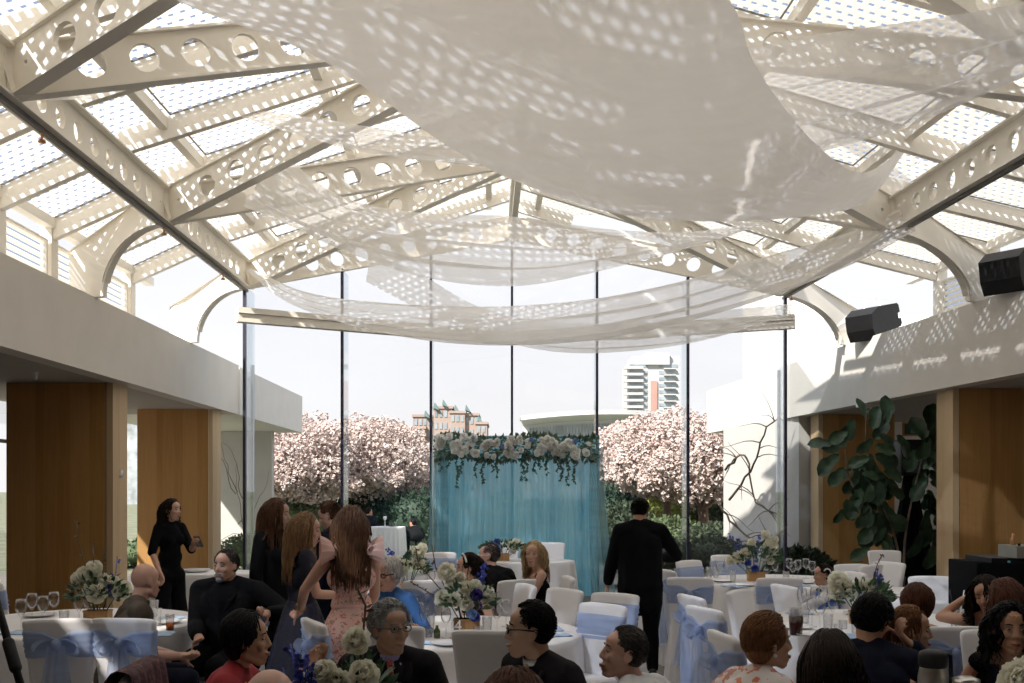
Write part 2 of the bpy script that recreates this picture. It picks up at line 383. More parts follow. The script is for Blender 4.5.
# ---- perforated beams
def perf(name, p0, p1, h=BH, t=.05, r=.125, pitch=.42, fl=.15, label=''):
    """web with round holes between p0 and p1 (points on the underside), flanges top and bottom"""
    p0, p1 = V(p0), V(p1); d = p1-p0; Ln = d.length; d.normalize(); up = V((0,0,1)); sd = d.cross(up).normalized(); u = sd.cross(d).normalized()
    n = max(1, int(Ln/pitch)); c = Ln/n; b = MB(); K = 16
    def P(x, z, s): return p0+d*x+u*z+sd*(s*t/2)
    for i in range(n):
        x0, xc = i*c, i*c+c/2
        end = (i == 0 or i == n-1)
        outer = []
        for k in range(K):
            a = 2*pi*k/K+pi/K; ca, sa = cos(a), sin(a); m = max(abs(ca)/(c/2), abs(sa)/(h/2)); outer.append((xc+ca/m, h/2+sa/m))
        # snap corners
        for q, (cx_, cz_) in enumerate(((1,1),(-1,1),(-1,-1),(1,-1))):
            ia = min(range(K), key=lambda k: (outer[k][0]-(xc+cx_*c/2))**2+(outer[k][1]-(h/2+cz_*h/2))**2); outer[ia] = (xc+cx_*c/2, h/2+cz_*h/2)
        rr = .02 if end else r
        inner = [(xc+rr*cos(2*pi*k/K+pi/K), h/2+rr*sin(2*pi*k/K+pi/K)) for k in range(K)]
        vs = []; 
        for s_ in (-1, 1):
            vs += [P(x, z, s_) for x, z in outer]+[P(x, z, s_) for x, z in inner]
        fs = []
        for k in range(K):
            k2 = (k+1) % K
            fs.append((k, k2, K+k2, K+k)); fs.append((2*K+k2, 2*K+k, 3*K+k, 3*K+k2)); fs.append((K+k, K+k2, 3*K+k2, 3*K+k))
        b.add(vs, fs)
    b.beam(p0-u*.0, p1-u*.0, fl, .022); b.beam(p0+u*h, p1+u*h, fl, .022)
    b.beam(p0-d*.01+u*h/2, p0+d*.03+u*h/2, fl*.8, h); b.beam(p1-d*.03+u*h/2, p1+d*.01+u*h/2, fl*.8, h)
    o = b.build('roof_beam', WHITE_STEEL, smooth=False); struct(o, label, 'beam'); return o
for k in range(4):
    perf('', (BL(NL[k+1]),NL[k+1],ZE), (BL(NL[k]),NL[k],ZE), r=.105, pitch=.39, fl=.20, label='perforated white eaves beam on the left, bay %s from the glass end' % 'one two three four'.split()[k])
    perf('', (BR(NR[k+1]),NR[k+1],ZE), (BR(NR[k]),NR[k],ZE), r=.105, pitch=.39, fl=.20, label='perforated white eaves beam on the right, bay %s from the glass end' % 'one two three four'.split()[k])
for side, B_, NN in ((-1,BL,NL),(1,BR,NR)):
    sn = 'left' if side < 0 else 'right'
    b = MB(); b.beam((B_(NN[0])+side*.0, NN[0]+.1, ZE-.03), (B_(NN[4]), NN[4], ZE-.03), .05, .04)
    struct(b.build('trim_%s_eaves' % sn, GASKET, smooth=False), 'dark cable channel under the %s eaves beam' % sn, 'trim')
    for k, D in enumerate(NN):
        w1 = 'nearest the glass end,second from the glass end,third from the glass end,fourth from the glass end,over the camera'.split(',')[k]
        for j, dn in ((k,'away from'),(k+1,'towards')):
            if j >= len(RI): continue
            R_ = RI[j]; x0 = B_(D)-side*.07
            a = V((x0,D,ZE)); c = V((RG(R_)+side*.05,R_,ZR))
            perf('', a, c, r=.125, pitch=.43, fl=.14, label='perforated white %s hip rafter leaning %s the camera, %s' % (sn, dn, w1))
# ridge
b = MB(); b.beam((RG(18.7),18.7,ZR+.32),(RG(Y0),Y0,ZR+.32), .16, .26); b.beam((RG(18.7),18.7,ZR+.17),(RG(Y0),Y0,ZR+.17), .06, .05)
struct(b.build('roof_ridge', WHITE_STEEL, smooth=False), 'white ridge beam along the top of the glass roof', 'beam')
b = MB(); b.beam((RG(18.3),18.35,ZR-.02),(RG(14.2),14.2,ZR-.02), .09, .12); struct(b.build('roof_ridge_tie', WHITE_STEEL, smooth=False), 'short white ridge tie near the glass gable', 'beam')
# roof surface heights
ZTE, ZTR = ZE+BH+.24, ZR+BH+.26
def vlimit(side, y):      # inner limit of the roof beyond the end nodes (folded gable)
    P = Lp if side < 0 else Rp
    if y <= P.y: return 1.0
    return max(0, 1-(y-P.y)/(18.5-P.y))
def slope_pt(side, y, t, dz=0):  # t=0 ridge, 1 eaves beam, >1 outboard
    B_ = BL if side < 0 else BR; X = XL if side < 0 else XR
    if t <= 1: return V((lerp(RG(y), B_(y), t), y, lerp(ZTR, ZTE, t)+dz))
    q = t-1; xo = X(y)+side*.38; zo = 4.90 if side < 0 else 5.06
    return V((lerp(B_(y), xo, q), y, lerp(ZTE, zo+.12, q)+dz))
gi = 0
for side in (-1, 1):
    sn = 'left' if side < 0 else 'right'; NN = NL if side < 0 else NR; sp_ = (NN[0]-NN[1])/3
    ys = [NN[0]-sp_*k for k in range(-1, 15)]
    for k, y in enumerate(ys):
        if y < Y0+.1: continue
        tm = vlimit(side, y) if y > NN[0] else 1
        b = MB()
        if tm < .97 and y > NN[0]: b.beam(slope_pt(side,y,.02,-.13), slope_pt(side,y,tm,-.13), .09, .24)
        else:
            b.beam(slope_pt(side,y,.02,-.13), slope_pt(side,y,1,-.13), .09, .24)
            if y <= NN[0]-.3:
                e_ = slope_pt(side,y,2,-.13); b.beam(slope_pt(side,y,.99,-.13), e_, .10, .22)
                b.box((e_.x-.07, y-.09, 4.15), (e_.x+.07, y+.09, e_.z+.12))
        o = b.build('roof_rafter', WHITE_STEEL, smooth=False); struct(o, 'white %s roof rafter, number %d counted from the glass end' % (sn, k), 'beam')
    # purlins
    b = MB()
    for t in (.10, .52, .90):
        b.beam(slope_pt(side,Y0,t,-.07), slope_pt(side,18.0 if t < .2 else (17.2 if t < .6 else 16.3),t,-.07), .10, .12)
    b.beam(slope_pt(side,Y0,1.97,-.05), slope_pt(side,NN[0]-.5,1.97,-.05), .12, .12)
    b.beam(slope_pt(side,Y0,1.1,-.05), slope_pt(side,NN[0]-.3,1.1,-.05), .08, .10)
    struct(b.build('roof_purlin', WHITE_STEEL, smooth=False), 'white purlins under the %s roof slope' % sn, 'beam')
    # glazing and added opaque rows: one object per bay row
    for k in range(len(ys)-1):
        y1, y0 = ys[k], ys[k+1]
        if y0 < Y0: break
        b = MB()
        for (t0, t1) in ((.0,.10),(.10,.52),(.52,.90),(.90,1.0),(1.0,1.1),(1.1,1.97)):
            a0, a1 = min(t1, vlimit(side, y0)) if y0 >= NN[0] else t1, min(t1, vlimit(side, y1)) if y1 > NN[0]+.01 else t1
            if t0 >= 1 and y1 > NN[0]-.2: continue
            if t0 >= 1: a0 = a1 = t1
            g = .004
            if a0 <= t0: continue
            q = [slope_pt(side,y0+.01,t0+g,0), slope_pt(side,y0+.01,a0-g,0), slope_pt(side,y1-.01,max(t0+g,a1-g),0), slope_pt(side,y1-.01,t0+g,0)]
            b.add(q+[p+V((0,0,.012)) for p in q], [(0,1,2,3),(7,6,5,4),(0,4,5,1),(1,5,6,2),(2,6,7,3),(3,7,4,0)])
        o = b.build('ceiling_glazing', ROOFGLASS if y0 > 1.8 else DARKWALL, smooth=False); struct(o, 'roof panels of the %s slope, dotted white glass but opaque blockers near the camera, row %d from the glass end' % (sn, k+1), 'ceiling')  # rows near the camera are opaque, added to dim the hall from behind
        # dark gasket lines on the panes' edges
        if k < 11:
            b = MB()
            for (t0, t1) in ((.10,.52),(.52,.90),(1.1,1.97)):
                if y1 > NN[0]-.2 and t0 > 1: continue
                if y1 > NN[0]+.1: continue
                g = .02
                a, c, d, e = slope_pt(side,y0+.075,t0+g,-.012), slope_pt(side,y0+.075,t1-g,-.012), slope_pt(side,y1-.075,t1-g,-.012), slope_pt(side,y1-.075,t0+g,-.012)
                for p_, q_ in ((a,c),(c,d),(d,e)): b.beam(p_, q_, .014, .016)
            if b.v: struct(b.build('trim_gasket', GASKET, smooth=False), 'thin dark gaskets around panes of the %s roof slope, row %d from the glass end' % (sn, k+1), 'trim')
        # clerestory
        if y1 <= NN[0]-.2:
            e0, e1 = slope_pt(side,y0,2,0), slope_pt(side,y1,2,0)
            gi += 1
            e = empty('window_%d' % (30+gi), (0,0,0)); struct(e, 'louvred clerestory window above the %s fascia, number %d from the glass end' % (sn, k), 'window')
            zt = e0.z-.26
            MB().beam((e0.x,y0+.12,(4.2+zt)/2),(e1.x,y1-.12,(4.2+zt)/2),.01,zt-4.2).build('pane', LOUVER, e, smooth=False)
            b = MB(); xf = lambda y: e0.x+(e1.x-e0.x)*(y-y0)/(y1-y0)-side*.02
            for yy in (y0+.14, y1-.14): b.box((xf(yy)-.02,yy-.02,4.2),(xf(yy)+.02,yy+.02,zt))
            b.beam((xf(y0+.12),y0+.12,zt),(xf(y1-.12),y1-.12,zt),.05,.03)
            b.build('frame', WHITE_STEEL, e, smooth=False)
    # curved brackets
    B_ = BL if side < 0 else BR; X = XL if side < 0 else XR
    for k, D in enumerate(NN[:4]):
        sk = .5 if side < 0 else 1.15; yk = lambda x: D+sk*min(1.2, abs(x-(B_(D)+side*.05))/abs(X(D+sk)-(B_(D)+side*.05))); xi = B_(D)+side*.05; xo = X(D+sk)+side*.38; zt0 = 4.19 if side < 0 else 4.33
        prof = [(xi, ZE-.02), (xi, ZTE-.22)]; prof += [(xo, (4.90 if side < 0 else 5.06)-.10), (xo, zt0)]
        xf_ = X(D+sk)-side*.12
        nA = 14
        for j in range(nA+1):
            a = pi/2*j/nA; prof.append((xi+(xf_-xi)*cos(a)**1.0, zt0+(ZE-.02-zt0)*sin(a)))
        b = MB(); b.loft([[V((x,yk(x)-.05,z)) for x, z in prof],[V((x,yk(x)+.05,z)) for x, z in prof]], True, False, False)
        # triangulated side faces as fan strips between outer path and arc
        outer = prof[:4]; arc = prof[4:]
        for yy in (-.05, .05):
            m = len(arc)
            op = []
            for j in range(m):
                s_ = 1-j/(m-1)
                # outer path param: from (xo,zt0) back to (xi,ZE)
                pth = [prof[3], prof[2], prof[1], prof[0]]; ln = [(V((*pth[i],0))-V((*pth[i+1],0))).length for i in range(3)]; T = sum(ln); q = (1-s_)*T; 
                for i in range(3):
                    if q <= ln[i] or i == 2:
                        tt = min(1, q/max(ln[i],1e-6)); op.append((lerp(pth[i][0],pth[i+1][0],tt), lerp(pth[i][1],pth[i+1][1],tt))); break
                    q -= ln[i]
            b.add([V((x,yk(x)+yy,z)) for x, z in op]+[V((x,yk(x)+yy,z)) for x, z in arc], [(j,j+1,m+j+1,m+j) for j in range(m-1)])
        # lip along the arc
        lip = [V((x,yk(x),z)) for x, z in arc]
        for j in range(len(lip)-1): b.beam(lip[j], lip[j+1], .13, .012, up=V((0,1,0)) if False else V((0,0,1)) if abs((lip[j+1]-lip[j]).normalized().z) < .95 else V((1,0,0)))
        o = b.build('curved_bracket', WHITE_STEEL, smooth=False); struct(o, 'curved white steel bracket carrying the %s eaves beam, %s' % (sn, 'at the glass end,second from the glass end,third from the glass end,fourth from the glass end'.split(',')[k]), 'bracket')
# small copper sprinkler heads under the left eaves beam
COPPER = mat('copper', (.55,.28,.14), .4, .1, 10, metal=.6)
for px, py, lb in ((42,141,'above the left fascia near the camera'),(164,236,'above the far left fascia'),(223,281,'beside the left end of the glass wall'),(808,301,'under the right eaves beam')):
    D = 4100/(500-px) if px < 500 else 16.4
    b = MB(); b.capsule((0,0,.06),.012,(0,0,0),.012); b.lathe([(.0,-.03),(.035,-.03),(.03,-.005),(.012,0)], n=12)
    P = U(px,py,D); P.z = ZE-.11
    if px > 512: P.x = 4.58
    o = b.build('sprinkler_head', COPPER); o.location = P; tag(o, 'small copper sprinkler head %s' % lb, 'sprinkler', 'sprinkler heads under the eaves')
# ================================================================== sheer ceiling swags
def swag(name, label, e1, e2, m=None, belly=.25, nu=70, nv=16, seed=0, ruf=.03, parent=None):
    A = [U(*p) for p in e1]; B = [U(*p) for p in e2]
    rnd = random.Random(seed); ph = [rnd.uniform(0, 6.28) for _ in range(6)]
    def fn(u, v):
        a, c = catmull(A, u), catmull(B, u)
        p = a.lerp(c, v); wv = (a-c).length
        sag = belly*sin(pi*v)*sin(pi*min(1,max(0,u)))**.7
        r = ruf*min(1.5,wv)*(sin(2*pi*(v*3.2)+ph[0]+1.5*sin(3*u+ph[1]))+.6*sin(2*pi*v*6.5+ph[2]+2*u)+.5*noise.noise(V((u*5,v*9,seed*3.7))))
        return p+V((0, 0, -sag))+V((0,0,r))
    b = MB(); b.grid(fn, nu, nv)
    o = b.build(name, m or DRAPE, parent)
    if not parent: tag(o, label, 'drape', 'white voile swags under the glass roof')
    return o
swag('ceiling_drape', 'largest white voile swag, sweeping down across the top centre nearest the camera',
     [(-120,-260,4.2),(240,-330,4.4),(560,-190,5.4),(722,-10,6.6),(752,60,7.3),(782,106,8.0),(819,148,9.0),(857,173,10.0),(886,162,10.9),(905,138,11.5)],
     [(30,-90,6.4),(165,-2,7.0),(300,52,7.6),(375,98,8.0),(450,150,8.6),(525,186,9.0),(620,214,9.4),(720,221,9.9),(812,215,10.5),(868,200,11.0),(906,150,11.6)], belly=.12, nu=110, nv=22, seed=1, ruf=.012)
swag('ceiling_drape', 'thin see-through white swag leading to the upper right, in front of a perforated beam',
     [(560,70,9.6),(660,60,9.2),(752,52,8.6),(880,34,7.8),(1024,8,6.8),(1120,-30,6.2)],
     [(580,170,11.0),(700,178,10.6),(800,158,10.0),(912,124,8.9),(1024,78,7.8),(1120,40,7.0)], m=DRAPE2, belly=.1, seed=2)
swag('ceiling_drape', 'narrow twisted end of white voile at the left edge above the eaves beam',
     [(-60,82,8.2),(0,86,8.6),(60,84,9.2),(110,90,9.9),(160,93,10.6)],
     [(-60,104,8.0),(0,99,8.5),(60,101,9.0),(110,98,9.8),(162,94,10.6)], m=DRAPE2, belly=.03, nu=30, nv=8, seed=3)
swag('ceiling_drape', 'slim white swag fanning from a pin on the left rafters to behind the largest swag',
     [(216,106,11.0),(300,116,10.8),(400,132,10.8),(520,150,11.0),(680,150,11.5),(830,120,11.9),(890,80,11.9)],
     [(217,108,11.0),(290,132,10.6),(380,153,10.3),(480,163,10.2),(650,176,10.7),(800,160,11.4),(892,90,11.8)], m=DRAPE2, belly=.08, nu=60, nv=10, seed=4)
swag('ceiling_drape', 'middle white swag hanging between the two eaves beams under the ridge',
     [(281,152,12.4),(340,196,12.6),(420,212,13.0),(520,214,13.4),(610,226,13.6),(700,230,13.5),(770,218,13.2)],
     [(242,206,11.4),(290,226,11.5),(350,252,11.8),(430,275,12.1),(515,284,12.3),(600,269,12.5),(700,243,12.7),(771,221,13.1)], m=DRAPE2, belly=.06, seed=5)
swag('ceiling_drape', 'lowest wide white swag running from the left end beam up to the right eaves beam',
     [(250,268,15.6),(310,292,15.2),(400,302,15.0),(503,304,15.0),(600,297,14.8),(690,280,14.4),(770,256,13.8),(850,232,13.0),(908,204,12.3)],
     [(247,270,15.2),(285,300,14.6),(347,323,14.2),(425,338,13.9),(510,343,13.8),(600,337,13.6),(690,320,13.3),(780,294,12.9),(860,262,12.5),(916,232,12.1)], m=DRAPE2, belly=.06, seed=6)
swag('ceiling_drape', 'short white swag pinned to the gable chord and ending at the right blind box',
     [(371,250,15.8),(425,276,15.4),(480,306,15.2),(550,322,15.2),(640,322,15.3),(720,312,15.6),(792,304,15.9)],
     [(366,281,15.6),(420,309,15.2),(480,334,14.9),(550,351,14.8),(620,352,14.9),(700,342,15.2),(791,315,15.7)], m=DRAPE2, belly=.04, seed=7)
# ================================================================== backdrop with garland
BX0, BX1, BD, BZ = -1.30, 1.40, 16.3, 2.62
bd = empty('backdrop', (.05,BD,0), 0, 'pale blue draped photo backdrop topped with white flowers, in front of the glass wall', 'backdrop')
CURT = sheer('aqua_chiffon', (.33,.68,.80), .95, .45, .03)
CURT2 = sheer('aqua_sheer_side', (.38,.62,.68), .62, .5, .1)
rc = random.Random(5)
phs = [(rc.uniform(5,38), rc.uniform(0,6.28), rc.uniform(.3,1)) for _ in range(9)]
def curtain_fn(x0, x1, z1, spread, amp, y, seed, bow=0):
    def fn(u, v):
        z = z1*(1-v)
        x = lerp(x0, x1, u)
        xx = x+spread*(u-.5)*2*v+bow*v*v
        s = sum(a*(1.6*abs(sin(k*(u*2)+p+.35*sin(v*2+p)))-1) for k, p, a in phs)
        return V((xx, y+amp*s*(.5+.6*v), z+.005))
    return fn
b = MB(); b.grid(curtain_fn(-1.26,1.33,BZ-.02,.06,.050,.10,1), 460, 12); b.build('curtain', CURT, bd)
b = MB(); b.grid(curtain_fn(-1.36,-1.10,BZ-.25,.06,.02,-.10,2,-.02), 40, 12); b.build('side_curtain', CURT2, bd)
b = MB(); b.grid(curtain_fn(1.22,1.42,BZ-.2,.10,.02,-.10,3,.12), 40, 12); b.build('side_curtain', CURT2, bd)
b = MB(); b.tube([(-1.30,.05,0),(-1.30,.05,BZ)], .02, 8); b.tube([(1.36,.05,0),(1.36,.05,BZ)], .02, 8); b.tube([(-1.32,.05,BZ),(1.38,.05,BZ)], .02, 8)
b.build('pipe_frame', mat('frame_blue', (.25,.45,.55), .4), bd)
# flower meshes ------------------------------------------------------
def peony_mb(R=1.0, seed=0, layers=4, per=9):
    rnd = random.Random(seed); b = MB()
    b.ell((0,0,-.05*R), (.6*R,.6*R,.55*R), n=10, m=6)
    for l in range(layers):
        tilt = lerp(.25, 1.35, l/(layers-1)); cnt = int(per*(1+.35*l)/1.4)+3
        for k in range(cnt):
            a = 2*pi*(k+.5*(l%2)+rnd.uniform(-.2,.2))/cnt; t = tilt+rnd.uniform(-.12,.12)
            q = Quaternion((0,0,1), a)@Quaternion((0,1,0), t)
            w_ = R*rnd.uniform(.36,.48); h_ = R*rnd.uniform(.88,1.05); cup = .25*R; fr = rnd.uniform(0,6)
            def fn(u, v):
                x = (u-.5)*2; ww = w_*sqrt(max(.05, sin(pi*min(.98, .12+.80*v))))
                z = h_*v; y = x*ww
                xx = .55*R*sin(pi*v*.55)*.0+cup*(x*x)*-1*.5-cup*(v-.6)**2+.04*R*sin(9*u+fr)*v
                return q@V((xx+.1*R, y, z))
            b.grid(fn, 4, 4)
    return b
PE = [peony_mb(1, s).mesh('peony', PETAL) for s in (1,2,3)]
ROSE = [peony_mb(1, s+9, 3, 6).mesh('rose', PETALW) for s in (1,2)]
ROSEB = peony_mb(1, 31, 3, 6).mesh('blue_rose', PALEBLUE)
ROSEBL = peony_mb(1, 33, 3, 6).mesh('violet_rose', BLUEP)
ROSEP = peony_mb(1, 35, 2, 6).mesh('anemone', PURPLE)
def link(name, me, parent, loc, q=None, sc=1, **kw):
    o = bpy.data.objects.new(name, me); C.objects.link(o); o.parent = parent; o.location = loc
    if q is not None: o.rotation_mode = 'QUATERNION'; o.rotation_quaternion = q
    o.scale = (sc,)*3
    for k, v in kw.items(): o[k] = v
    return o
def leaf(b, p, d, n, L_, W_, curl=.15, seg=4):
    d = V(d).normalized(); n = V(n); s_ = d.cross(n)
    if s_.length < 1e-3: s_ = d.cross(V((.3,1,.2)))
    s_.normalize(); n = s_.cross(d).normalized(); p = V(p)
    vs = []
    for i in range(seg+1):
        t = i/seg; w_ = W_*.5*sin(pi*min(1,(.06+.94*t)**.8)) if i < seg else 0
        c = p+d*(L_*t)-n*(curl*L_*t*t)
        vs += [c-s_*w_+n*w_*.25, c, c+s_*w_+n*w_*.25]
    fs = []
    for i in range(seg):
        for j in range(2): fs.append((i*3+j,(i+1)*3+j,(i+1)*3+j+1,i*3+j+1))
    b.add(vs, fs)
def rv(rnd): return V((rnd.gauss(0,1),rnd.gauss(0,1),rnd.gauss(0,1))).normalized()
rg = random.Random(77)
gar = empty('flower_garland', (.05,BD-.15,BZ-.17), 0, 'long garland of white and pale blue roses along the top of the blue backdrop', 'garland')
b = MB()
for i in range(1700):
    x = rg.uniform(-1.30,1.34); q = rv(rg); c = V((x, .04+q.y*.10, -.02+q.z*.19+.03*sin(x*5)))
    leaf(b, c, V((q.x,q.y-.6,q.z)), V((0,-1,.3)), rg.uniform(.05,.10), rg.uniform(.025,.04))
b.build('foliage', LEAF2, gar, kind='stuff')
n_ = 0
while n_ < 98:
    x = rg.uniform(-1.24,1.28); z = rg.uniform(-.16,.13)+.02*sin(x*5)
    R_ = rg.choice([.045,.05,.055,.065,.078] if x > -1 else [.075,.09])
    me = ROSE[rg.randrange(2)] if rg.random() > .07 else ROSEB
    nm = 'rose' if me is not ROSEB else 'pale_blue_rose'
    q = V((0,0,1)).rotation_difference(V((rg.uniform(-.4,.4),-1,rg.uniform(-.2,.5))).normalized())
    link(nm, me, gar, (x, -.12-rg.uniform(0,.08), z), q, R_)
    n_ += 1
for k, px in enumerate([441,449,458,462,476,483,493,497,522,526,534,539,546,557,561,567,573]):
    x = U(px,0,BD).x-.05; ln = rg.uniform(.30,.62) if k not in (1,11) else .25
    b = MB(); pth = [V((x+.02*sin(j*1.3+k), -.07, -.1-ln*j/8)) for j in range(9)]
    b.tube(pth, .003, 4)
    for j in range(int(ln*85)):
        t = rg.random(); p_ = catmull(pth, t); d_ = rv(rg); d_.z = -abs(d_.z)-.3
        leaf(b, p_, d_, V((0,-1,0)), .05, .026, seg=3)
    b.build('trailing_vine', IVY, gar)
# ================================================================== outdoors
gm = mat('garden_ground', (.16,.17,.11), .95, .35, 1.2, bump=.4, bscale=8)
struct(MB().box((-400,21,-.25),(400,900,-.02)).build('ground', gm, smooth=False), 'planted garden ground outside the glass', 'ground')
pv = mat('paving', (.30,.28,.26), .9, .15, 2)
struct(MB().box((-400,-30,-.3),(-12,21,-.22)).build('ground_left', pv, smooth=False), 'paved ground outside the left aisle', 'ground')
HEDGE = mat('hedge_leaf', (.040,.058,.030), .8, .6, 9); HEDGE2 = mat('shrub_leaf', (.085,.12,.055), .7, .5, 6); YELL = mat('yellow_shrub_leaf', (.26,.29,.07), .7, .4, 6)
EVER = mat('evergreen_leaf', (.02,.045,.025), .7, .5, 5)
def bush(name, label, c, r, m, n, ls=.10, seed=0, cat='bush', group=None, core=True):
    rnd = random.Random(seed); b = MB(); b2 = MB()
    c = V(c)
    if core: b.ell((0,0,r[2]*.9), (r[0]*.8,r[1]*.8,r[2]*.82), n=14, m=8)
    for i in range(n):
        q = rv(rnd); q.z = abs(q.z) if rnd.random() < .8 else q.z
        rr = rnd.uniform(.78,1.04)*(1+.12*noise.noise(q*2.5+V((seed,0,0))))
        p = V((q.x*r[0]*rr, q.y*r[1]*rr, r[2]*.9+q.z*r[2]*rr*.98))
        if p.z < .02: p.z = .05
        leaf(b, p, (q+rv(rnd)*.9), rv(rnd), ls*rnd.uniform(.7,1.4), ls*.55, seg=2)
    o = b.build(name, m); o.location = c
    tag(o, label, cat, group)
    return o
bs = 0
for i in range(9):      # clipped hedge just outside the glass
    x = lerp(-1.6, 6.2, i/8); D = 21.9-.0*i
    if -1.3 < x < 1.6 or x > 4.7: continue
    bush('hedge', ('low dark hedge plant outside the glass left of the backdrop' if x < 0 else 'low dark hedge plant outside the glass, number %d right of the backdrop' % (i-2)), (x,D+.4*sin(i),0), (.62,.5,.36), HEDGE, 700, .075, seed=40+i, group='hedge plants along the glass')
for i, (px, D, h, rx, m, lb) in enumerate([
    (292,31,1.5,1.3,HEDGE2,'light green shrub below the left cherry trees'),(330,33,1.5,1.3,HEDGE,'dark shrub left of the outdoor table'),
    (365,33,1.65,1.2,EVER,'near-black evergreen shrub behind the outdoor table'),(392,34,1.6,1.3,EVER,'dense evergreen shrub just right of the outdoor table'),(418,32,1.8,1.2,EVER,'dark evergreen shrub beside the left edge of the backdrop'),
    (612,31,1.9,1.0,EVER,'tall dark evergreen just right of the blue backdrop'),(628,29,1.4,.7,HEDGE,'dark green shrub left of the standing waiter'),
    (655,33,1.5,1.3,YELL,'bright yellow-green shrub right of the standing waiter'),(680,35,2.0,1.2,HEDGE,'dark shrub between two cherry trunks'),
    (696,37,2.4,1.3,EVER,'tall dark evergreen behind the big cherry trunk'),(722,33,1.9,1.2,HEDGE2,'mid green shrub right of the big cherry trunk'),(742,31,1.5,1.0,HEDGE,'dark green shrub beside the right garden wall'),
    (640,40,2.3,1.8,EVER,'far dark evergreen behind the yellow shrub'),(668,27.5,1.0,.9,HEDGE2,'low leafy shrub below the thin cherry trunk'),(715,26,.85,.9,HEDGE,'low hedge shrub at the foot of the big cherry trunk'),(714,23.0,.62,.6,HEDGE,'low dark shrub just left of the right garden wall'),(800,18.9,.62,.55,HEDGE,'low dark shrub left of the far right column')]):
    P = U(px, HY, D); bush('shrub', lb, (P.x,P.y,0), (rx,rx*.8,h*.52), m, 1100, .13, seed=60+i)
bush('shrub', 'small green shrub under the left garden wall, behind the big man', (-5.6,21.8,0), (.8,.5,.42), HEDGE2, 700, .09, seed=91)
bush('shrub', 'green shrub outside the left aisle window between the columns', (-9.0,23,0), (1.4,1,.30), HEDGE2, 700, .11, seed=92)
# cherry trees
BLOS = mat('cherry_blossom', (.60,.505,.47), .85, .22, 2.2)
BARK = mat('cherry_bark', (.17,.11,.085), .9, .3, 12, bump=.4, bscale=30)
def cherry(label, px, D, H, R, trunk_h, seed, n=21000, tr=.12):
    rnd = random.Random(seed); P = U(px, HY, D); e = empty('cherry_tree', (P.x,P.y,0), 0, label, 'tree', 'cherry trees in bloom')
    b = MB(); tips = []
    def branch(p, d, L_, r, depth):
        pts_ = [p]; q = p; dd = d.copy()
        for i in range(5):
            dd = (dd+rv(rnd)*.16+V((0,0,.05 if depth < 3 else -.02))).normalized(); q = q+dd*(L_/5); pts_.append(q)
        b.tube(pts_, [lerp(r, r*.55, i/5) for i in range(6)], 6 if depth < 2 else 4, cap=False)
        if depth >= 2:
            tips.extend(pts_[1:])
        if depth < 4:
            for k in range(3 if depth < 3 else 2):
                a = rnd.uniform(0, 2*pi); s_ = V((cos(a), sin(a), rnd.uniform(-.1,.35)))
                branch(pts_[rnd.choice([3,4,5])], (dd*.6+s_*.8).normalized(), L_*rnd.uniform(.62,.82), r*.55, depth+1)
    th = trunk_h; b.tube([(0,0,-.05),(.03,0,th*.5),(0,.03,th)], [tr*1.25,tr,tr*.95], 10, cap=False)
    for k in range(5):
        a = 2*pi*k/5+rnd.uniform(-.3,.3); branch(V((0,0,th-.05)), V((cos(a)*.9, sin(a)*.9, .62)).normalized(), R*.55, tr*.55, 1)
    b.build('trunk', BARK, e)
    b = MB()
    cz = (H+th*.95)/2; rz = (H-th*.95)/2
    def put(p):
        s_ = rnd.uniform(.028,.065); q = Quaternion(rv(rnd), rnd.uniform(0,6)); 
        for k in range(2):
            a = q@V((s_*(k==0),s_*(k==1)*1.0,0)) if False else q@V((s_,0,0)); c2 = q@(V((0,s_,0)) if k == 0 else V((0,0,s_)))
            b.add([p-a-c2*.4, p+a*.4-c2, p+a+c2*.4, p-a*.4+c2], [(0,1,2,3)])
    for i in range(n):
        if tips and rnd.random() < .55:
            p = rnd.choice(tips)+rv(rnd)*rnd.uniform(.02,.28)
            if p.z > H*1.03: continue
        else:
            q = rv(rnd); k_ = 1+.25*noise.noise(q*2.2+V((seed,3,1))); rr = rnd.uniform(.55,1)*k_
            p = V((q.x*R*rr, q.y*R*rr, cz+q.z*rz*rr))
        put(p)
    b.build('blossom', BLOS, e, smooth=False, kind='stuff')
    return e
cherry('cherry tree in pale pink bloom left of the first end wall mullion', 304, 31, 4.05, 1.9, 1.3, 1)
cherry('cherry tree in pale pink bloom behind the outdoor table, left of the backdrop', 372, 33, 4.2, 2.0, 1.35, 2)
cherry('small cherry tree in bloom touching the left edge of the blue backdrop', 425, 37, 3.5, 1.7, 1.3, 3, n=14000)
cherry('cherry tree with thick bare lower trunk left of the right garden wall', 703, 28.6, 3.95, 1.85, 1.30, 4, n=17000, tr=.15)
cherry('cherry tree with slim trunk just right of the standing waiter', 667, 30, 4.2, 1.75, 1.5, 5, tr=.11)
cherry('cherry tree in bloom just right of the blue backdrop', 630, 34, 4.0, 1.8, 1.4, 6)
cherry('far cherry tree filling the gap beside the right garden wall', 727, 33, 3.9, 1.6, 1.4, 7)
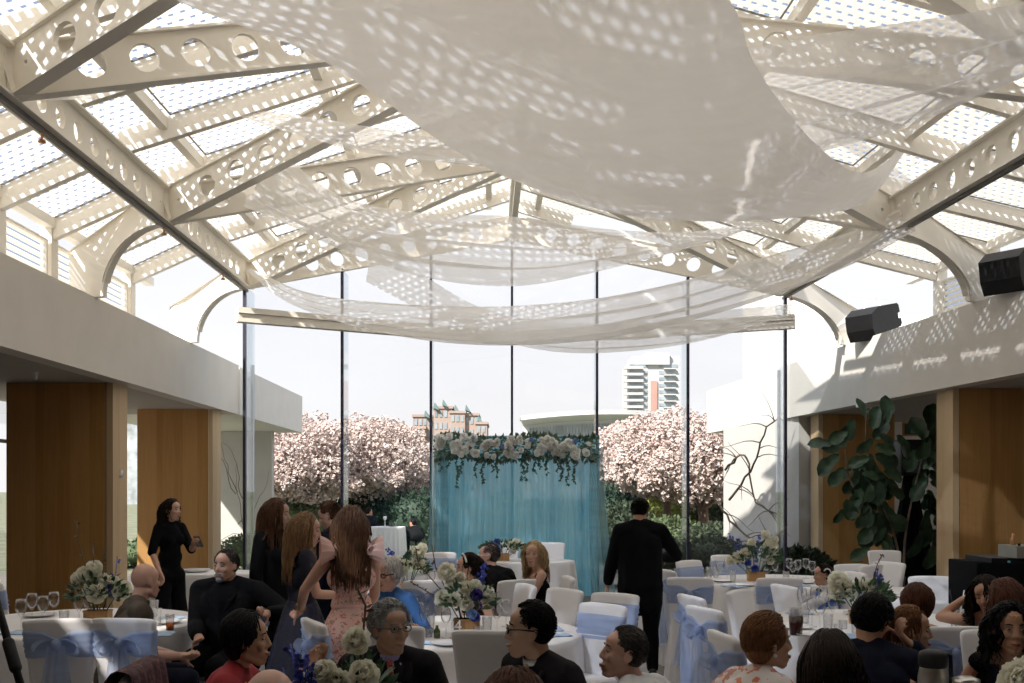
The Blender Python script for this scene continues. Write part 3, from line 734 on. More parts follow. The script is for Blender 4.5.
# right branches added off the wall to cast shadows; bare vine on the left
for (pts_, lb) in (([(752,500,20.6),(775,470,20.4),(790,430,20.2),(812,410,20)],'bare climbing branch across the right garden wall, upper one'),
                   ([(742,505,21.5),(762,530,21),(785,545,20.5),(812,548,20.2)],'bare climbing branch across the right garden wall, lower one'),
                   ([(748,470,21.5),(770,455,21),(780,500,20.5),(812,520,20.2)],'bare climbing branch across the right garden wall, middle one')):
    rnd = random.Random(len(lb)*7); b = MB(); main = [U(*p) for p in pts_]
    P0 = main[0].copy(); 
    pp = [catmull(main, i/16)+rv(rnd)*.03-P0-V((.50,0,0)) for i in range(17)]; b.tube(pp, [lerp(.026,.012,i/16) for i in range(17)], 6)
    for k in range(9):
        s_ = pp[rnd.randrange(2,15)]; d = rv(rnd); d.y *= .3; ln = rnd.uniform(.4,.9)
        b.tube([s_+d*ln*j/5+V((0,0,.05*sin(j))) for j in range(6)], [.012,.010,.008,.006,.005,.003], 5)
    o = b.build('garden_branch', TWIG); o.location = P0; tag(o, lb, 'branch', 'added branches casting shadows on the right garden wall')
rnd = random.Random(8); b = MB(); P0 = U(228,540,24.9)
for k in range(7):
    p = V((rnd.uniform(-.1,1.2), 0, rnd.uniform(-.2,1.2))); pts_ = [p]; d = V((rnd.uniform(-.3,1),0,rnd.uniform(-.2,1))).normalized()
    for j in range(9): d = (d+V((rnd.uniform(-.5,.5),0,rnd.uniform(-.5,.5)))).normalized(); pts_.append(pts_[-1]+d*.18)
    b.tube(pts_, [.012-.001*j for j in range(10)], 5)
o = b.build('garden_branch', TWIG); o.location = P0; tag(o, 'bare twisting vine on the left garden wall', 'branch')
# ---- buildings
BR1 = mat('brick_pink', (.36,.275,.24), .9, .08, .3); TEAL = mat('teal_roof', (.12,.20,.20), .6, .1, .2); WIN = mat('building_glass', (.26,.31,.34), .5, .3, .5)
WT = mat('tower_white', (.50,.50,.50), .8, .05, .2); REDB = mat('tower_red', (.42,.24,.20), .8, .1, .3)
h = empty('hotel', U(446,HY,200)*1, 0, 'pinkish brick building with teal dormer roofs, far beyond the backdrop', 'building'); h.location.z = 0
S = .2
b = MB(); 
steps = [(-50,-12,0,18.4-2,0),(-38,-4,0,18.6,2),(-26,8,0,20.4,4),(-8,22,0,22.6,2),(6,30,0,22.0,0)]
for (xa,xb,_,z,yy) in [(-8.4,-4.2,0,14.5,0),(-6.8,-2,0,17.0,2),(-2.6,1.2,0,18.6,1),(.8,3.8,0,17.6,0),(3.6,6.4,0,17.2,1),(6,8.2,0,15.4,0)]:
    b.box((xa,yy,0),(xb,yy+12,z)); b.box((xa-.2,yy-.3,z-.5),(xb+.2,yy+12,z))
b.build('wall', BR1, h, smooth=False)
for (xa,xb,_,z,yy) in [(-8.4,-4.2,0,14.5,0),(-6.8,-2,0,17.0,2),(-2.6,1.2,0,18.6,1),(.8,3.8,0,17.6,0),(3.6,6.4,0,17.2,1),(6,8.2,0,15.4,0)]:
    b = MB(); zz = z-2.2
    while zz > 4:
        x = xa+.3
        while x < xb-.5: b.box((x,yy-.12,zz),(x+.55,yy,zz+1.3)); x += .95
        zz -= 2.4
    b.build('window_strip', WIN, h, smooth=False)
for (x, z) in ((-3.8,17),(-1.9,18.6),(-.2,19.2),(2.2,18.2),(4.4,18.2),(6.9,16)):
    b = MB(); b.add([V((x-.6,0,z-.4)),V((x+.6,0,z-.9)),V((x-.4,0,z+.7)),V((x-.6,4,z-.4)),V((x+.6,4,z-.9)),V((x-.4,4,z+.7))], [(0,1,2),(5,4,3),(0,3,4,1),(1,4,5,2),(2,5,3,0)])
    b.build('dormer_roof', TEAL, h, smooth=False)
st = empty('exhibition_hall', U(592,HY,185), 0, 'low pale building with a long curved flat roof, beyond the backdrop', 'building'); st.location.z = 0
b = MB(); n = 40; top = []
for k in range(n+1):
    x = lerp(-13.2, 26, k/n); top.append((x, 16.3-(.0020*(x-6)**2)*1.2))
b.loft([[V((x,-4+.02*x*x,z)) for x,z in top],[V((x,-4+.02*x*x,z-.8)) for x,z in top],[V((x*.96,0+.02*x*x,z-1.6)) for x,z in top],[V((x*.96,0+.02*x*x,0)) for x,z in top]], closed=False)
b.loft([[V((x,-4+.02*x*x,z)) for x,z in top],[V((x,20,z+.4)) for x,z in top]], closed=False)
b.build('roof', WT, st, smooth=False)
b = MB()
for k in range(60):
    x = lerp(-12, 24, k/60)*.96; z = 16.3-(.0020*(x-6)**2)*1.2-2.2; b.box((x,-.3+.02*x*x,8),(x+.28,-.1+.02*x*x,z))
b.build('facade_fins', WIN, st, smooth=False)
tw = empty('apartment_tower', U(653,HY,250), 0, 'tall white apartment tower with rows of balconies, right of the backdrop', 'building'); tw.location.z = 0
b = MB(); b.box((-6.4,0,0),(6.6,12,33.5)); b.box((-5.2,.5,33),(6.8,10,35.3)); b.box((-2,-1.0,33),(4,8,36)); b.build('wall', WT, tw, smooth=False)
for fl in range(19):
    z = 33.5-1.62*(fl+1)
    b = MB(); b.box((-5.9,-.15,z+.45),(-1.3,.0,z+1.3)); b.box((1.5,-.15,z+.45),(6.2,0,z+1.3)); b.build('window_strip', WIN, tw, smooth=False)
    b = MB(); b.box((-7.4,-1.6,z),(-2.6,0,z+.25)); b.box((-7.4,-1.6,z+.25),(-2.6,-1.5,z+.6)); b.box((2.6,-1.2,z),(5.6,0,z+.25)); b.build('balcony', WT, tw, smooth=False)
b = MB(); b.box((-.6,-.5,0),(1.0,0,29)); b.build('red_panel', REDB, tw, smooth=False)
# neighbouring white building right behind the glass
nb = empty('white_annex', (8.4,34,0), 0, 'bright white upper storey of the annex building behind the right glass', 'building')
b = MB(); b.box((.15,0,0),(2.2,3,8.8)); b.box((1.4,-2,0),(9,6,5.4)); b.build('wall', OUT_WALL, nb, smooth=False)
MB().box((1.9,-2.36,4.4),(4.4,-2.31,5.2)).build('window', WIN, nb, smooth=False)
b = MB()
b.loft([[V((4.0+3.2*cos(a), -2.3, 5.4+1.9*sin(a))) for a in [pi*k/24 for k in range(25)]],[V((4.0+3.2*cos(a), 4, 5.4+1.9*sin(a))) for a in [pi*k/24 for k in range(25)]]])
b.build('curved_roof', OUT_WALL, nb)
b = MB()
for x in (2.3,2.8,3.3): b.tube([(x,-2.2,6.6),(x,-2.2,8.0)], .02, 6)
b.tube([(2.2,-2.2,8.0),(3.5,-2.2,7.8)], .02, 6); b.build('roof_railing', WHITE_STEEL, nb)
ct = empty('shipping_container', U(410,HY,62), 0, 'dark grey container with an orange strip on top, left of the backdrop', 'container'); ct.location.z = 0
MB().box((-.95,0,0),(.95,2,1.55)).build('body', mat('container_grey', (.05,.065,.08), .7, .1, 2), ct, smooth=False)
MB().box((-.35,.2,1.55),(.95,1.2,1.75)).build('orange_top', mat('orange_paint', (.65,.22,.05), .6, .1, 2), ct, smooth=False)
MARM = mat('marina_grey', (.35,.38,.40), .9, .5, .6)
o = MB().box((-60,120,0),(-30,125,11)).build('marina_building', MARM, smooth=False); tag(o, 'hazy grey building seen through the left aisle windows', 'building')
# ================================================================== banquet furniture
def rrect(hx, hy, r, n=5):
    out = []
    for (sx, sy, a0) in ((1,1,0),(-1,1,90),(-1,-1,180),(1,-1,270)):
        for k in range(n+1):
            a = radians(a0+90*k/n); out.append((sx*(hx-r)+r*cos(a), sy*(hy-r)+r*sin(a)))
    return out
def dense(loop, m):       # resample closed loop
    P = [V((x,y,0)) for x, y in loop]; n = len(P); ln = [(P[(i+1)%n]-P[i]).length for i in range(n)]; T = sum(ln); out = []
    i = 0; acc = 0
    for k in range(m):
        t = T*k/m
        while acc+ln[i] < t and i < n-1: acc += ln[i]; i += 1
        out.append(P[i].lerp(P[(i+1)%n], (t-acc)/max(ln[i],1e-6)))
    return out
def chair_meshes():
    b = MB(); m = 72
    # skirt, floor -> seat  (seat faces +y)
    rings = []
    for z, g in ((.0,1.13),(.12,1.10),(.28,1.05),(.42,1.0),(.465,.985),(.485,.93)):
        L_ = dense(rrect(.195*g, .215*g, .05), m); w_ = max(0, (.42-z)/.42)
        ring = []
        for k, p in enumerate(L_):
            q = p.normalized(); am = .016*w_*(sin(k*2*pi/m*11)+.6*sin(k*2*pi/m*17+1))
            ring.append(V((p.x+q.x*am, p.y+q.y*am, z+.004)))
        rings.append(ring)
    b.loft(rings, True, False, True)
    # back: slab leaning backwards, slightly wider at the top, rounded top corners, concave towards the sitter
    rings = []
    for z, hw, th, yo in ((.0,.205,.05,-.215),(.25,.180,.045,-.212),(.46,.172,.035,-.212),(.60,.182,.03,-.222),(.75,.196,.028,-.242),(.88,.208,.027,-.265),(.935,.211,.027,-.275),(.955,.208,.023,-.279),(.963,.196,.012,-.281)):
        L_ = dense(rrect(hw, th, min(th*.9,.025)), m); ring = []
        for k, p in enumerate(L_):
            bow = .10*(p.x**2)/.05*.22 if z > .4 else 0
            am = .010*max(0,(.45-z)/.45)*sin(k*2*pi/m*13)
            ring.append(V((p.x, p.y+yo+bow+am, z+.004-.012*(abs(p.x)/.21)**4*(z > .9))))
        rings.append(ring)
    b.loft(rings, True, False, True)
    cover = b.mesh('chair_cover', COVER); DZ = .135; DY = -.022
    # sash band
    b = MB(); rings = []
    for z, e in ((.59,.002),(.60,.007),(.615,.005),(.63,.009),(.65,.005),(.665,.010),(.685,.006),(.70,.010),(.72,.006),(.735,.009),(.75,.006),(.76,.001)):
        yo = -.222-.020*(z-.60)/.15+DY
        L_ = dense(rrect(.199+e+.07*(z-.67), .029+e, .027), m); ring = []
        for k, p in enumerate(L_):
            pinch = 1-.55*math.exp(-((p.x)/.06)**2)*(1 if p.y < 0 else 0)
            zz = .675+(z-.675)*pinch
            ring.append(V((p.x, p.y+yo+.022*(p.x**2)/.05+.004*sin(z*150+p.x*6), zz+DZ)))
        rings.append(ring)
    b.loft(rings, True, False, False); sash = b.mesh('sash', SASH)
    # bow
    b = MB()
    for s_ in (-1, 1):
        def loop(u, v):
            a = 2*pi*u; r = .105*sin(pi*min(1,abs(sin(a/2)))) if False else 1
            x = s_*(.012+.12*(1-cos(a))/2); z = .675+.045*sin(a)*(1+.0)+.02*(v-.5)*(1-cos(a))
            y = -.270-.03*sin(a/2)-.05*(v-.5)*(.4+.6*(1-cos(a))/2)+.004*sin(20*u+7*v)
            return V((x, y+DY, z-.03*(1-cos(a))/2+DZ))
        b.grid(loop, 18, 6)
    b.ell((0,-.285+DY,.675+DZ), (.03,.028,.035)); bow = b.mesh('bow', SASH)
    b = MB()
    for s_, ln in ((-1,.52),(1,.46)):
        def tail(u, v):
            w_ = .03+.05*u; x = s_*(.02+.05*u)+(v-.5)*2*w_; y = -.292-.012*u+.012*sin(v*9+u*3+s_)*(.3+u)
            return V((x, y+DY*(1-u), .67+DZ-(ln+.1)*u+.03*(v-.5)*u))
        b.grid(tail, 12, 8)
    tail = b.mesh('sash_tails', SASH)
    return cover, sash, bow, tail
CH = chair_meshes()
def sun_h(): pass
def chair(loc, yaw, label, sash=True, group='white covered banquet chairs', z=0, sc=1.0):
    """yaw in degrees: direction the sitter faces, 0 = away from the camera, 90 = photo left"""
    e = empty('banquet_chair', (loc[0],loc[1],z), radians(yaw), label, 'chair', group); e.scale = (sc,)*3
    link('chair_cover', CH[0], e, (0,0,0))
    if sash:
        s_ = link('sash', CH[1], e, (0,0,0), label='pale blue organza sash'); 
        link('bow', CH[2], s_, (0,0,0)); link('sash_tails', CH[3], s_, (0,0,0))
    return e
def X(px, D): return (px-CX)*D/F
def chpx(px, D, yaw, label, sash=True, **k):      # px, D: top of the back; the seat lies in front of it
    a = radians(yaw); return chair((X(px,D)-.27*sin(a), D+.27*cos(a)), yaw, label, sash, **k)
# tables --------------------------------------------------------------
def table_mesh(r, rx=None, folds=22, ztop=.75):
    b = MB(); m = 132; rings = []
    rx = rx or r
    def loop(s_, z, am):
        ring = []
        for k in range(m):
            a = 2*pi*k/m; ex = 1+am*(sin(folds*a)+.5*sin((folds+7)*a+1))/r
            ring.append(V((rx*s_*cos(a)*ex, r*s_*sin(a)*ex, z)))
        return ring
    for s_, z, am in ((.02,ztop,0),(.5,ztop,0),(.9,ztop,0),(.985,ztop-.001,0),(1.0,ztop-.012,0),(1.006,ztop-.06,.002),(1.015,ztop-.2,.008),(1.025,ztop-.4,.014),(1.035,ztop-.6,.018),(1.04,.004,.02)):
        rings.append(loop(s_, z, am))
    b.loft(rings, True, True, False); return b
def table(name, x, y, r, label, rx=None, z=.75, rz=0, group='round tables under floor-length white cloths'):
    o = table_mesh(r, rx, ztop=z).build(name, CLOTH); o.location = (x,y,0); o.rotation_euler = (0,0,rz)
    return tag(o, label, 'table', group)
TB = {'left': (-3.3,7.6,.90), 'four': (-.40,7.1,.90), 'mid': (-.85,10.0,.85), 'right': (2.95,11.0,.90), 'cola': (2.75,7.5,.90), 'front': (-.10,3.45,.75), 'corner': (2.0,3.75,.80), 'rear': (3.85,9.6,.75)}
table('banquet_table', *TB['left'], 'round white-clothed table beside the wide near left column, behind two blue-sashed chairs')
table('banquet_table', *TB['four'], 'round white-clothed table carrying the clear number 4 sign')
table('banquet_table', *TB['mid'], 'round white-clothed table between the number 4 table and the backdrop')
table('banquet_table', *TB['right'], 'round white-clothed table nearest the right part of the glass wall')
table('banquet_table', *TB['cola'], 'round white-clothed table with the glass of dark cola')
table('banquet_table', *TB['front'], 'white-clothed table of the men in suits nearest the camera')
table('banquet_table', *TB['corner'], 'white-clothed table carrying the steel coffee carafe')
table('banquet_table', *TB['rear'], 'white-clothed table in front of the black draped speaker stand')
table('sweetheart_table', .03, 14.2, .45, 'oval white head table with pleated cloth right in front of the blue backdrop', rx=.86)
table('serving_table', -3.75, 12.2, .40, 'long white-clothed serving table behind the big seated man', rx=.75)
# tableware prototypes --------------------------------------------------
def wine_glass_mesh(s_=1):
    b = MB(); b.lathe([(r*s_, z*s_) for r, z in ((.0,.0),(.034,.001),(.034,.004),(.006,.010),(.004,.02),(.004,.085),(.010,.095),(.028,.115),(.036,.145),(.035,.170),(.030,.200),(.0285,.199),(.033,.17),(.034,.145),(.026,.118),(.004,.1))], n=16); return b.mesh('wine_glass', GLASS)
def tumbler_mesh(): 
    b = MB(); b.lathe([(.0,.002),(.028,.002),(.036,.13),(.0345,.13),(.027,.006),(0,.006)], n=16); return b.mesh('tumbler', GLASS)
def drink_mesh(m, h=.09):
    b = MB(); b.lathe([(0,.006),(.0286,.006),(.0286+.0078*h/.13,h),(0,h)], n=16); return b.mesh('drink', m)
COLA = glassy('cola', (.10,.03,.015), .2); AMBER = glassy('amber_drink', (.75,.20,.04), .2)
COLA2 = mat('cola_liquid', (.045,.012,.008), .15, .1, 5); AMB2 = mat('amber_liquid', (.60,.16,.04), .15, .1, 5); GREENG = glassy('green_glass', (.25,.35,.15), .2)
WG = wine_glass_mesh(); WG2 = wine_glass_mesh(1.12); TU = tumbler_mesh(); DC = drink_mesh(COLA2); DA = drink_mesh(AMB2, .06)
b = MB()
def nap(u, v): return V(((u-.5)*.20+.01*sin(6*v), (v-.5)*.13, .006+.012*sin(pi*u)*sin(pi*v)+.004*sin(14*u)))
b.grid(nap, 12, 8); b.box((-.095,-.06,0),(.095,.06,.006)); NP = b.mesh('napkin', NAPKIN)
b = MB(); b.lathe([(0,.004),(.07,.003),(.085,.006),(.125,.018),(.128,.020),(.122,.021),(.08,.010),(0,.009)], n=28); PL = b.mesh('plate', PORCELAIN)
b = MB(); b.lathe([(0,.002),(.03,.004),(.04,.03),(.043,.055),(.041,.055),(.037,.03),(0,.008)], n=18); CUPM = b.mesh('cup', PORCELAIN)
b = MB(); b.lathe([(0,0),(.022,0),(.022,.05),(.010,.07),(.010,.085),(0,.085)], n=14); JAR = b.mesh('jar', GREENG)
b = MB(); b.lathe([(0,0),(.03,0),(.032,.06),(.030,.06),(.028,.004),(0,.004)], n=14); VOT = b.mesh('votive', GLASS)
ORD = 'first second third fourth fifth sixth seventh eighth ninth tenth eleventh twelfth thirteenth fourteenth fifteenth sixteenth'.split()
TNAME = {'left':'the table beside the near left column','four':'the number 4 table','mid':'the table behind the number 4 table','right':'the table nearest the right glass','cola':'the cola table','front':'the suited men\'s table','corner':'the coffee carafe table','rear':'the table before the black draped stand','head':'the head table'}
def tware(table_key, me, name, what, cat, pts_, z=.751, sc=1.0, extra=None, ex_name='drink'):
    pts_ = sorted(pts_, key=lambda p: p[0]/p[1])
    for k, (x, y) in enumerate(pts_):
        o = bpy.data.objects.new(name, me); C.objects.link(o); o.location = (x,y,z); o.scale = (sc,)*3; o.rotation_euler = (0,0,(k*1.7)%6.28)
        lb = '%s on %s, %s' % (what, TNAME[table_key], ('the only one' if len(pts_) == 1 else ORD[k]+' from the left'))
        tag(o, lb, cat, '%s on %s' % (what.split(',')[0]+'s', TNAME[table_key]))
        if extra:
            link(ex_name, extra, o, (0,0,0))
def ring_pts(key, rr, a0, a1, n, jit=.03, seed=0):
    x, y, r = TB[key]; rnd = random.Random(seed+len(key)*13); out = []
    for k in range(n):
        a = radians(lerp(a0, a1, (k+.5)/n)); out.append((x+r*rr*cos(a)+rnd.uniform(-jit,jit), y+r*rr*sin(a)+rnd.uniform(-jit,jit)))
    return out
# left table
tware('left', WG2, 'wine_glass', 'clear stemmed wine glass', 'glass', [(X(21,7.1),7.1),(X(32,7.5),7.5),(X(43,7.3),7.3),(X(54,7.6),7.6),(X(79,7.4),7.4),(X(88,7.55),7.55)])
tware('left', TU, 'tumbler', 'clear water tumbler', 'glass', [(X(64,7.2),7.2),(X(157,7.35),7.35),(X(154,7.9),7.9)])
tware('left', TU, 'tumbler', 'tumbler of amber drink', 'glass', [(X(170,7.1),7.1)], extra=DA, sc=.9)
tware('left', NP, 'napkin', 'folded pale blue napkin', 'napkin', [(X(15,6.95),6.95),(X(163,6.9),6.9),(X(172,7.8),7.8)])
tware('left', PL, 'plate', 'round white plate', 'plate', [(X(40,7.9),7.9),(X(110,7.1),7.1),(X(165,7.5),7.5)])
# table four
tware('four', WG, 'wine_glass', 'clear stemmed wine glass', 'glass', [(X(419,7.1),7.1),(X(424,6.9),6.9),(X(446,6.75),6.75),(X(497,7.0),7.0),(X(506,7.3),7.3),(X(414,7.4),7.4)])
tware('four', TU, 'tumbler', 'clear water tumbler', 'glass', [(X(430,7.0),7.0),(X(487,6.85),6.85),(X(410,7.0),7.0)])
tware('four', JAR, 'sauce_jar', 'small green glass jar', 'jar', [(X(437,6.75),6.75)])
tware('four', VOT, 'votive', 'clear glass votive cup', 'votive', [(X(428,6.8),6.8),(X(478,6.9),6.9)])
tware('four', NP, 'napkin', 'folded pale blue napkin', 'napkin', [(X(425,6.5),6.5),(X(553,7.15),7.15),(X(556,6.85),6.85)])
tware('four', PL, 'plate', 'round white plate', 'plate', [(X(450,6.45),6.45),(X(400,7.5),7.5),(X(530,7.5),7.5),(X(520,6.8),6.8)])
# mid table
tware('mid', WG, 'wine_glass', 'clear stemmed wine glass', 'glass', [(X(391,9.9),9.9),(X(432,9.9),9.9),(X(443,10.1),10.1),(X(452,10.3),10.3)])
tware('mid', TU, 'tumbler', 'clear water tumbler', 'glass', [(X(398,9.6),9.6),(X(437,9.6),9.6)])
tware('mid', PL, 'plate', 'round white plate', 'plate', [(X(385,10.0),10.0),(X(446,9.8),9.8),(X(425,10.4),10.4)])
tware('mid', NP, 'napkin', 'folded pale blue napkin', 'napkin', [(X(392,10.2),10.2),(X(459,10.0),10.0)])
# right table
tware('right', WG2, 'wine_glass', 'clear stemmed wine glass', 'glass', [(X(713,11.0),11.0),(X(720,10.7),10.7),(X(727,11.2),11.2),(X(789,11.3),11.3),(X(798,11.1),11.1),(X(806,11.3),11.3),(X(793,10.8),10.8),(X(812,10.9),10.9),(X(775,11.1),11.1)])
tware('right', TU, 'tumbler', 'clear water tumbler', 'glass', [(X(709,11.3),11.3),(X(733,10.8),10.8),(X(716,11.4),11.4),(X(786,10.7),10.7)])
tware('right', NP, 'napkin', 'folded pale blue napkin', 'napkin', [(X(731,10.35),10.35),(X(739,10.3),10.3),(X(800,10.4),10.4)])
tware('right', PL, 'plate', 'round white plate', 'plate', [(X(722,10.9),10.9),(X(745,10.4),10.4),(X(805,10.7),10.7),(X(700,11.0),11.0)])
# cola table
tware('cola', WG2, 'wine_glass', 'clear stemmed wine glass', 'glass', [(X(802,7.9),7.9),(X(815,8.0),8.0),(X(823,8.1),8.1),(X(812,7.3),7.3),(X(820,7.1),7.1),(X(873,7.2),7.2),(X(833,7.4),7.4)])
tware('cola', TU, 'tumbler', 'clear water tumbler', 'glass', [(X(805,7.5),7.5),(X(828,7.0),7.0),(X(866,7.1),7.1),(X(796,7.4),7.4)])
tware('cola', TU, 'tumbler', 'tumbler of dark cola', 'glass', [(X(796,6.85),6.85)], sc=1.45, extra=DC)
tware('cola', VOT, 'votive', 'clear glass votive cup', 'votive', [(X(838,7.0),7.0),(X(843,7.2),7.2),(X(856,7.0),7.0)])
tware('cola', PL, 'plate', 'round white plate', 'plate', [(X(795,7.2),7.2),(X(812,6.85),6.85),(X(880,7.4),7.4),(X(860,8.0),8.0)])
tware('cola', NP, 'napkin', 'folded pale blue napkin', 'napkin', [(X(800,8.05),8.05),(X(852,6.8),6.8)])
tware('rear', PL, 'plate', 'round white plate', 'plate', [(X(905,9.3),9.3),(X(880,9.5),9.5)])
# serving table
b = MB(); b.lathe([(0,0),(.11,.0),(.17,.03),(.172,.035),(.1,.012),(0,.01)], n=24); o = b.build('serving_platter', PORCELAIN); o.location = (X(196,12.2),12.2,.751); tag(o, 'shallow white platter on the serving table', 'platter')
# centrepieces ---------------------------------------------------------
def centrepiece(x, y, label, peonies, h=.30, spread=.20, spikes=(), twigs=(), extra=(), box=True, fol=160, seed=0, z=.751, R0=.075, vase='box'):
    rnd = random.Random(seed); e = empty('flower_arrangement', (x,y,z), 0, label, 'flowers', 'cream peony table centrepieces')
    if vase == 'box':
        b = MB(); b.box((-.09,-.05,0),(.09,.05,.10)); b.box((-.094,-.054,.088),(.094,.054,.10)); b.build('wooden_box', BOXWOOD, e, smooth=False)
    else:
        b = MB(); b.lathe([(0,0),(.05,0),(.06,.05),(.045,.14),(.06,.17),(.058,.17),(.043,.14),(.05,.02),(0,.02)], n=18); b.build('glass_vase', GLASS, e)
    b = MB()
    for i in range(fol):
        q = rv(rnd); q.z = abs(q.z)*.9-.1; p = V((q.x*spread*.9, q.y*spread*.6, .10+h*.5*(1+q.z*.9)*rnd.uniform(.5,1)))
        leaf(b, p, q+V((0,0,.2)), rv(rnd), rnd.uniform(.04,.08), .03, seg=3)
    for (dx, dy, dz, R_) in peonies: b.tube([(dx*.2,dy*.2,.05),(dx*.7,dy*.7,.05+(dz)*.6),(dx,dy,dz)], .004, 4)
    b.build('foliage', LEAF, e, kind='stuff')
    for k, (dx, dy, dz, R_) in enumerate(peonies):
        d = V((dx*1.6, -.55+dy, .35)).normalized(); link('peony', PE[k%3], e, (dx,dy,dz), V((0,0,1)).rotation_difference(d), R_)
    for (dx, dy, dz, dx2, dz2) in spikes:
        b = MB(); b.tube([(dx,dy,dz),(dx2,dy,dz2)], .003, 4)
        for i in range(26):
            t = rnd.random(); p = V((lerp(dx,dx2,t),dy,lerp(dz,dz2,t))); q = rv(rnd)
            for s_ in range(3): leaf(b, p+q*.012, q+rv(rnd)*.6, rv(rnd), .030*(1.15-.5*t), .022, seg=2)
        b.build('blue_flower_spike', BLUEP, e)
    for pth in twigs:
        b = MB(); b.tube(pth, .004, 5)
        for i in range(10):
            p = catmull(pth, rnd.uniform(.4,1)); leaf(b, p, rv(rnd), rv(rnd), .03, .014, seg=2)
        b.build('twig', TWIG, e)
    for kind, dx, dy, dz, R_ in extra:
        me = {'v': ROSEBL, 'p': ROSEP, 'b': ROSEB}[kind]; link('blue_rose', me, e, (dx,dy,dz), V((0,0,1)).rotation_difference(V((dx,-1,.3)).normalized()), R_)
    return e
centrepiece(X(98,7.5),7.5,'cream peonies with blue delphinium in a wooden box on the table by the left column',
    [(-.10,.0,.36,.07),(-.03,.02,.40,.075),(-.16,.02,.33,.055),(.02,-.06,.22,.085),(.10,.03,.30,.06),(.17,.03,.24,.085),(.03,.02,.32,.055),(-.1,.08,.25,.05)], spread=.22, h=.30,
    spikes=[(.10,.04,.2,.13,.50)], twigs=[[(-.05,0,.2),(-.10,0,.45),(-.15,0,.62),(-.16,0,.78)],[(-.02,0,.2),(-.03,0,.4),(-.04,0,.6)],[(.03,0,.2),(.04,0,.42),(.05,0,.55)]], seed=1, extra=[('p',.10,-.03,.27,.03)])
centrepiece(X(467,7.0),7.0,'cream peonies with purple anemone in front of the woman with the flowered headpiece',
    [(-.14,0,.42,.075),(-.11,0,.34,.05),(-.16,-.03,.24,.07),(-.09,-.05,.23,.06),(0,-.02,.31,.06),(.03,-.04,.27,.055),(.0,-.07,.20,.055),(.13,0,.26,.075),(.06,-.03,.33,.05),(-.05,.04,.38,.045)], spread=.20,
    spikes=[(.08,.0,.25,.13,.50),(.10,.02,.2,.10,.44)], twigs=[[(-.1,0,.2),(-.25,0,.38),(-.34,0,.48),(-.36,0,.6)],[(-.1,.02,.2),(-.22,.02,.45),(-.25,.02,.62)],[(-.12,0,.2),(-.3,0,.3),(-.40,0,.36)]], seed=2, extra=[('p',.07,-.10,.27,.05),('b',.04,-.10,.14,.04),('v',.06,-.09,.12,.04)])
centrepiece(X(408,9.9),9.9,'cream peonies in a wooden box on the table in front of the backdrop\'s left side',
    [(-.12,0,.30,.06),(-.02,0,.26,.06),(-.06,-.06,.20,.085),(.10,0,.38,.07),(.14,0,.42,.06),(.08,-.02,.27,.065),(.14,-.02,.26,.055),(-.14,.0,.2,.05)], spread=.22,
    spikes=[(-.14,0,.2,-.20,.42),(-.10,0,.2,-.16,.40)], seed=3)
centrepiece(X(503,14.2),14.15,'low cream and pale blue flowers on the head table before the backdrop',
    [(.10,-.03,.22,.06),(.18,-.02,.25,.07),(.26,-.02,.20,.07),(.14,-.05,.13,.05),(.33,0,.18,.05),(-.02,-.02,.2,.05)], spread=.34, h=.2, seed=4, extra=[('b',-.10,-.06,.17,.10),('b',-.16,-.05,.12,.08),('v',-.08,-.05,.27,.05)], fol=240)
centrepiece(X(756,11.0),11.0,'cream peonies in a wooden box on the table nearest the right glass',
    [(-.20,-.03,.25,.085),(-.12,-.02,.30,.07),(-.28,0,.22,.06),(.15,0,.36,.10),(.18,-.02,.28,.07),(.20,0,.45,.05),(-.05,.0,.42,.05),(.10,0,.50,.06),(.14,-.02,.22,.06)], spread=.28, h=.36,
    spikes=[(-.15,0,.25,-.30,.52),(-.1,0,.25,-.20,.46),(-.02,0,.2,.05,.5)], twigs=[[(.1,0,.2),(.25,0,.5),(.35,0,.62)]], seed=5, fol=260, extra=[('v',-.03,-.08,.14,.045),('v',-.1,-.06,.2,.04)])
centrepiece(X(863,7.45),7.45,'cream hydrangeas and blue delphinium on the cola table beside the boy',
    [(-.18,0,.31,.09),(-.12,-.03,.25,.075),(-.20,-.03,.24,.07),(.06,.05,.27,.07),(-.02,.04,.28,.06),(.14,.02,.23,.06)], spread=.22, h=.26, spikes=[(.10,.02,.2,.12,.42),(.12,.02,.2,.15,.36)], twigs=[[(.05,.03,.2),(.12,.03,.45),(.16,.03,.52)]], seed=6, fol=230)
# centrepiece near the camera: tall loose stems
centrepiece(-.50,3.30,'large cream peonies and violet flowers rising in front of the grey-haired man',
    [(-.01,-.02,.500,.052),(.020,-.05,.395,.056),(-.11,-.03,.40,.048),(-.07,-.03,.37,.045),(-.15,-.02,.38,.04),(.0,.02,.33,.05),(-.17,-.02,.34,.045)], h=.40, spread=.11,
    spikes=[(-.15,-.05,.3,-.17,.46),(-.18,-.05,.25,-.22,.50),(-.2,-.03,.2,-.25,.42)], twigs=[[(.0,-.02,.2),(.01,-.02,.5),(.02,-.02,.62),(-.01,-.02,.68)]], seed=7, fol=210, extra=[('v',-.14,-.08,.37,.018),('v',-.19,-.06,.40,.018)], vase='glass', R0=.07)
tip = link('peony', PE[1], empty('flower_arrangement', (2.02,4.05,.751), 0, 'round white hydrangea head at the right edge beside the smiling woman', 'flowers'), (.08,-.02,.24), None, .10)
for k, (dx, dz, R_) in enumerate(((.0,.22,.09),(.13,.20,.09),(.06,.13,.09),(.14,.30,.06))): link('peony', PE[k%3], tip.parent, (dx,-.04,dz), V((0,0,1)).rotation_difference(V((dx,-1,.4)).normalized()), R_)
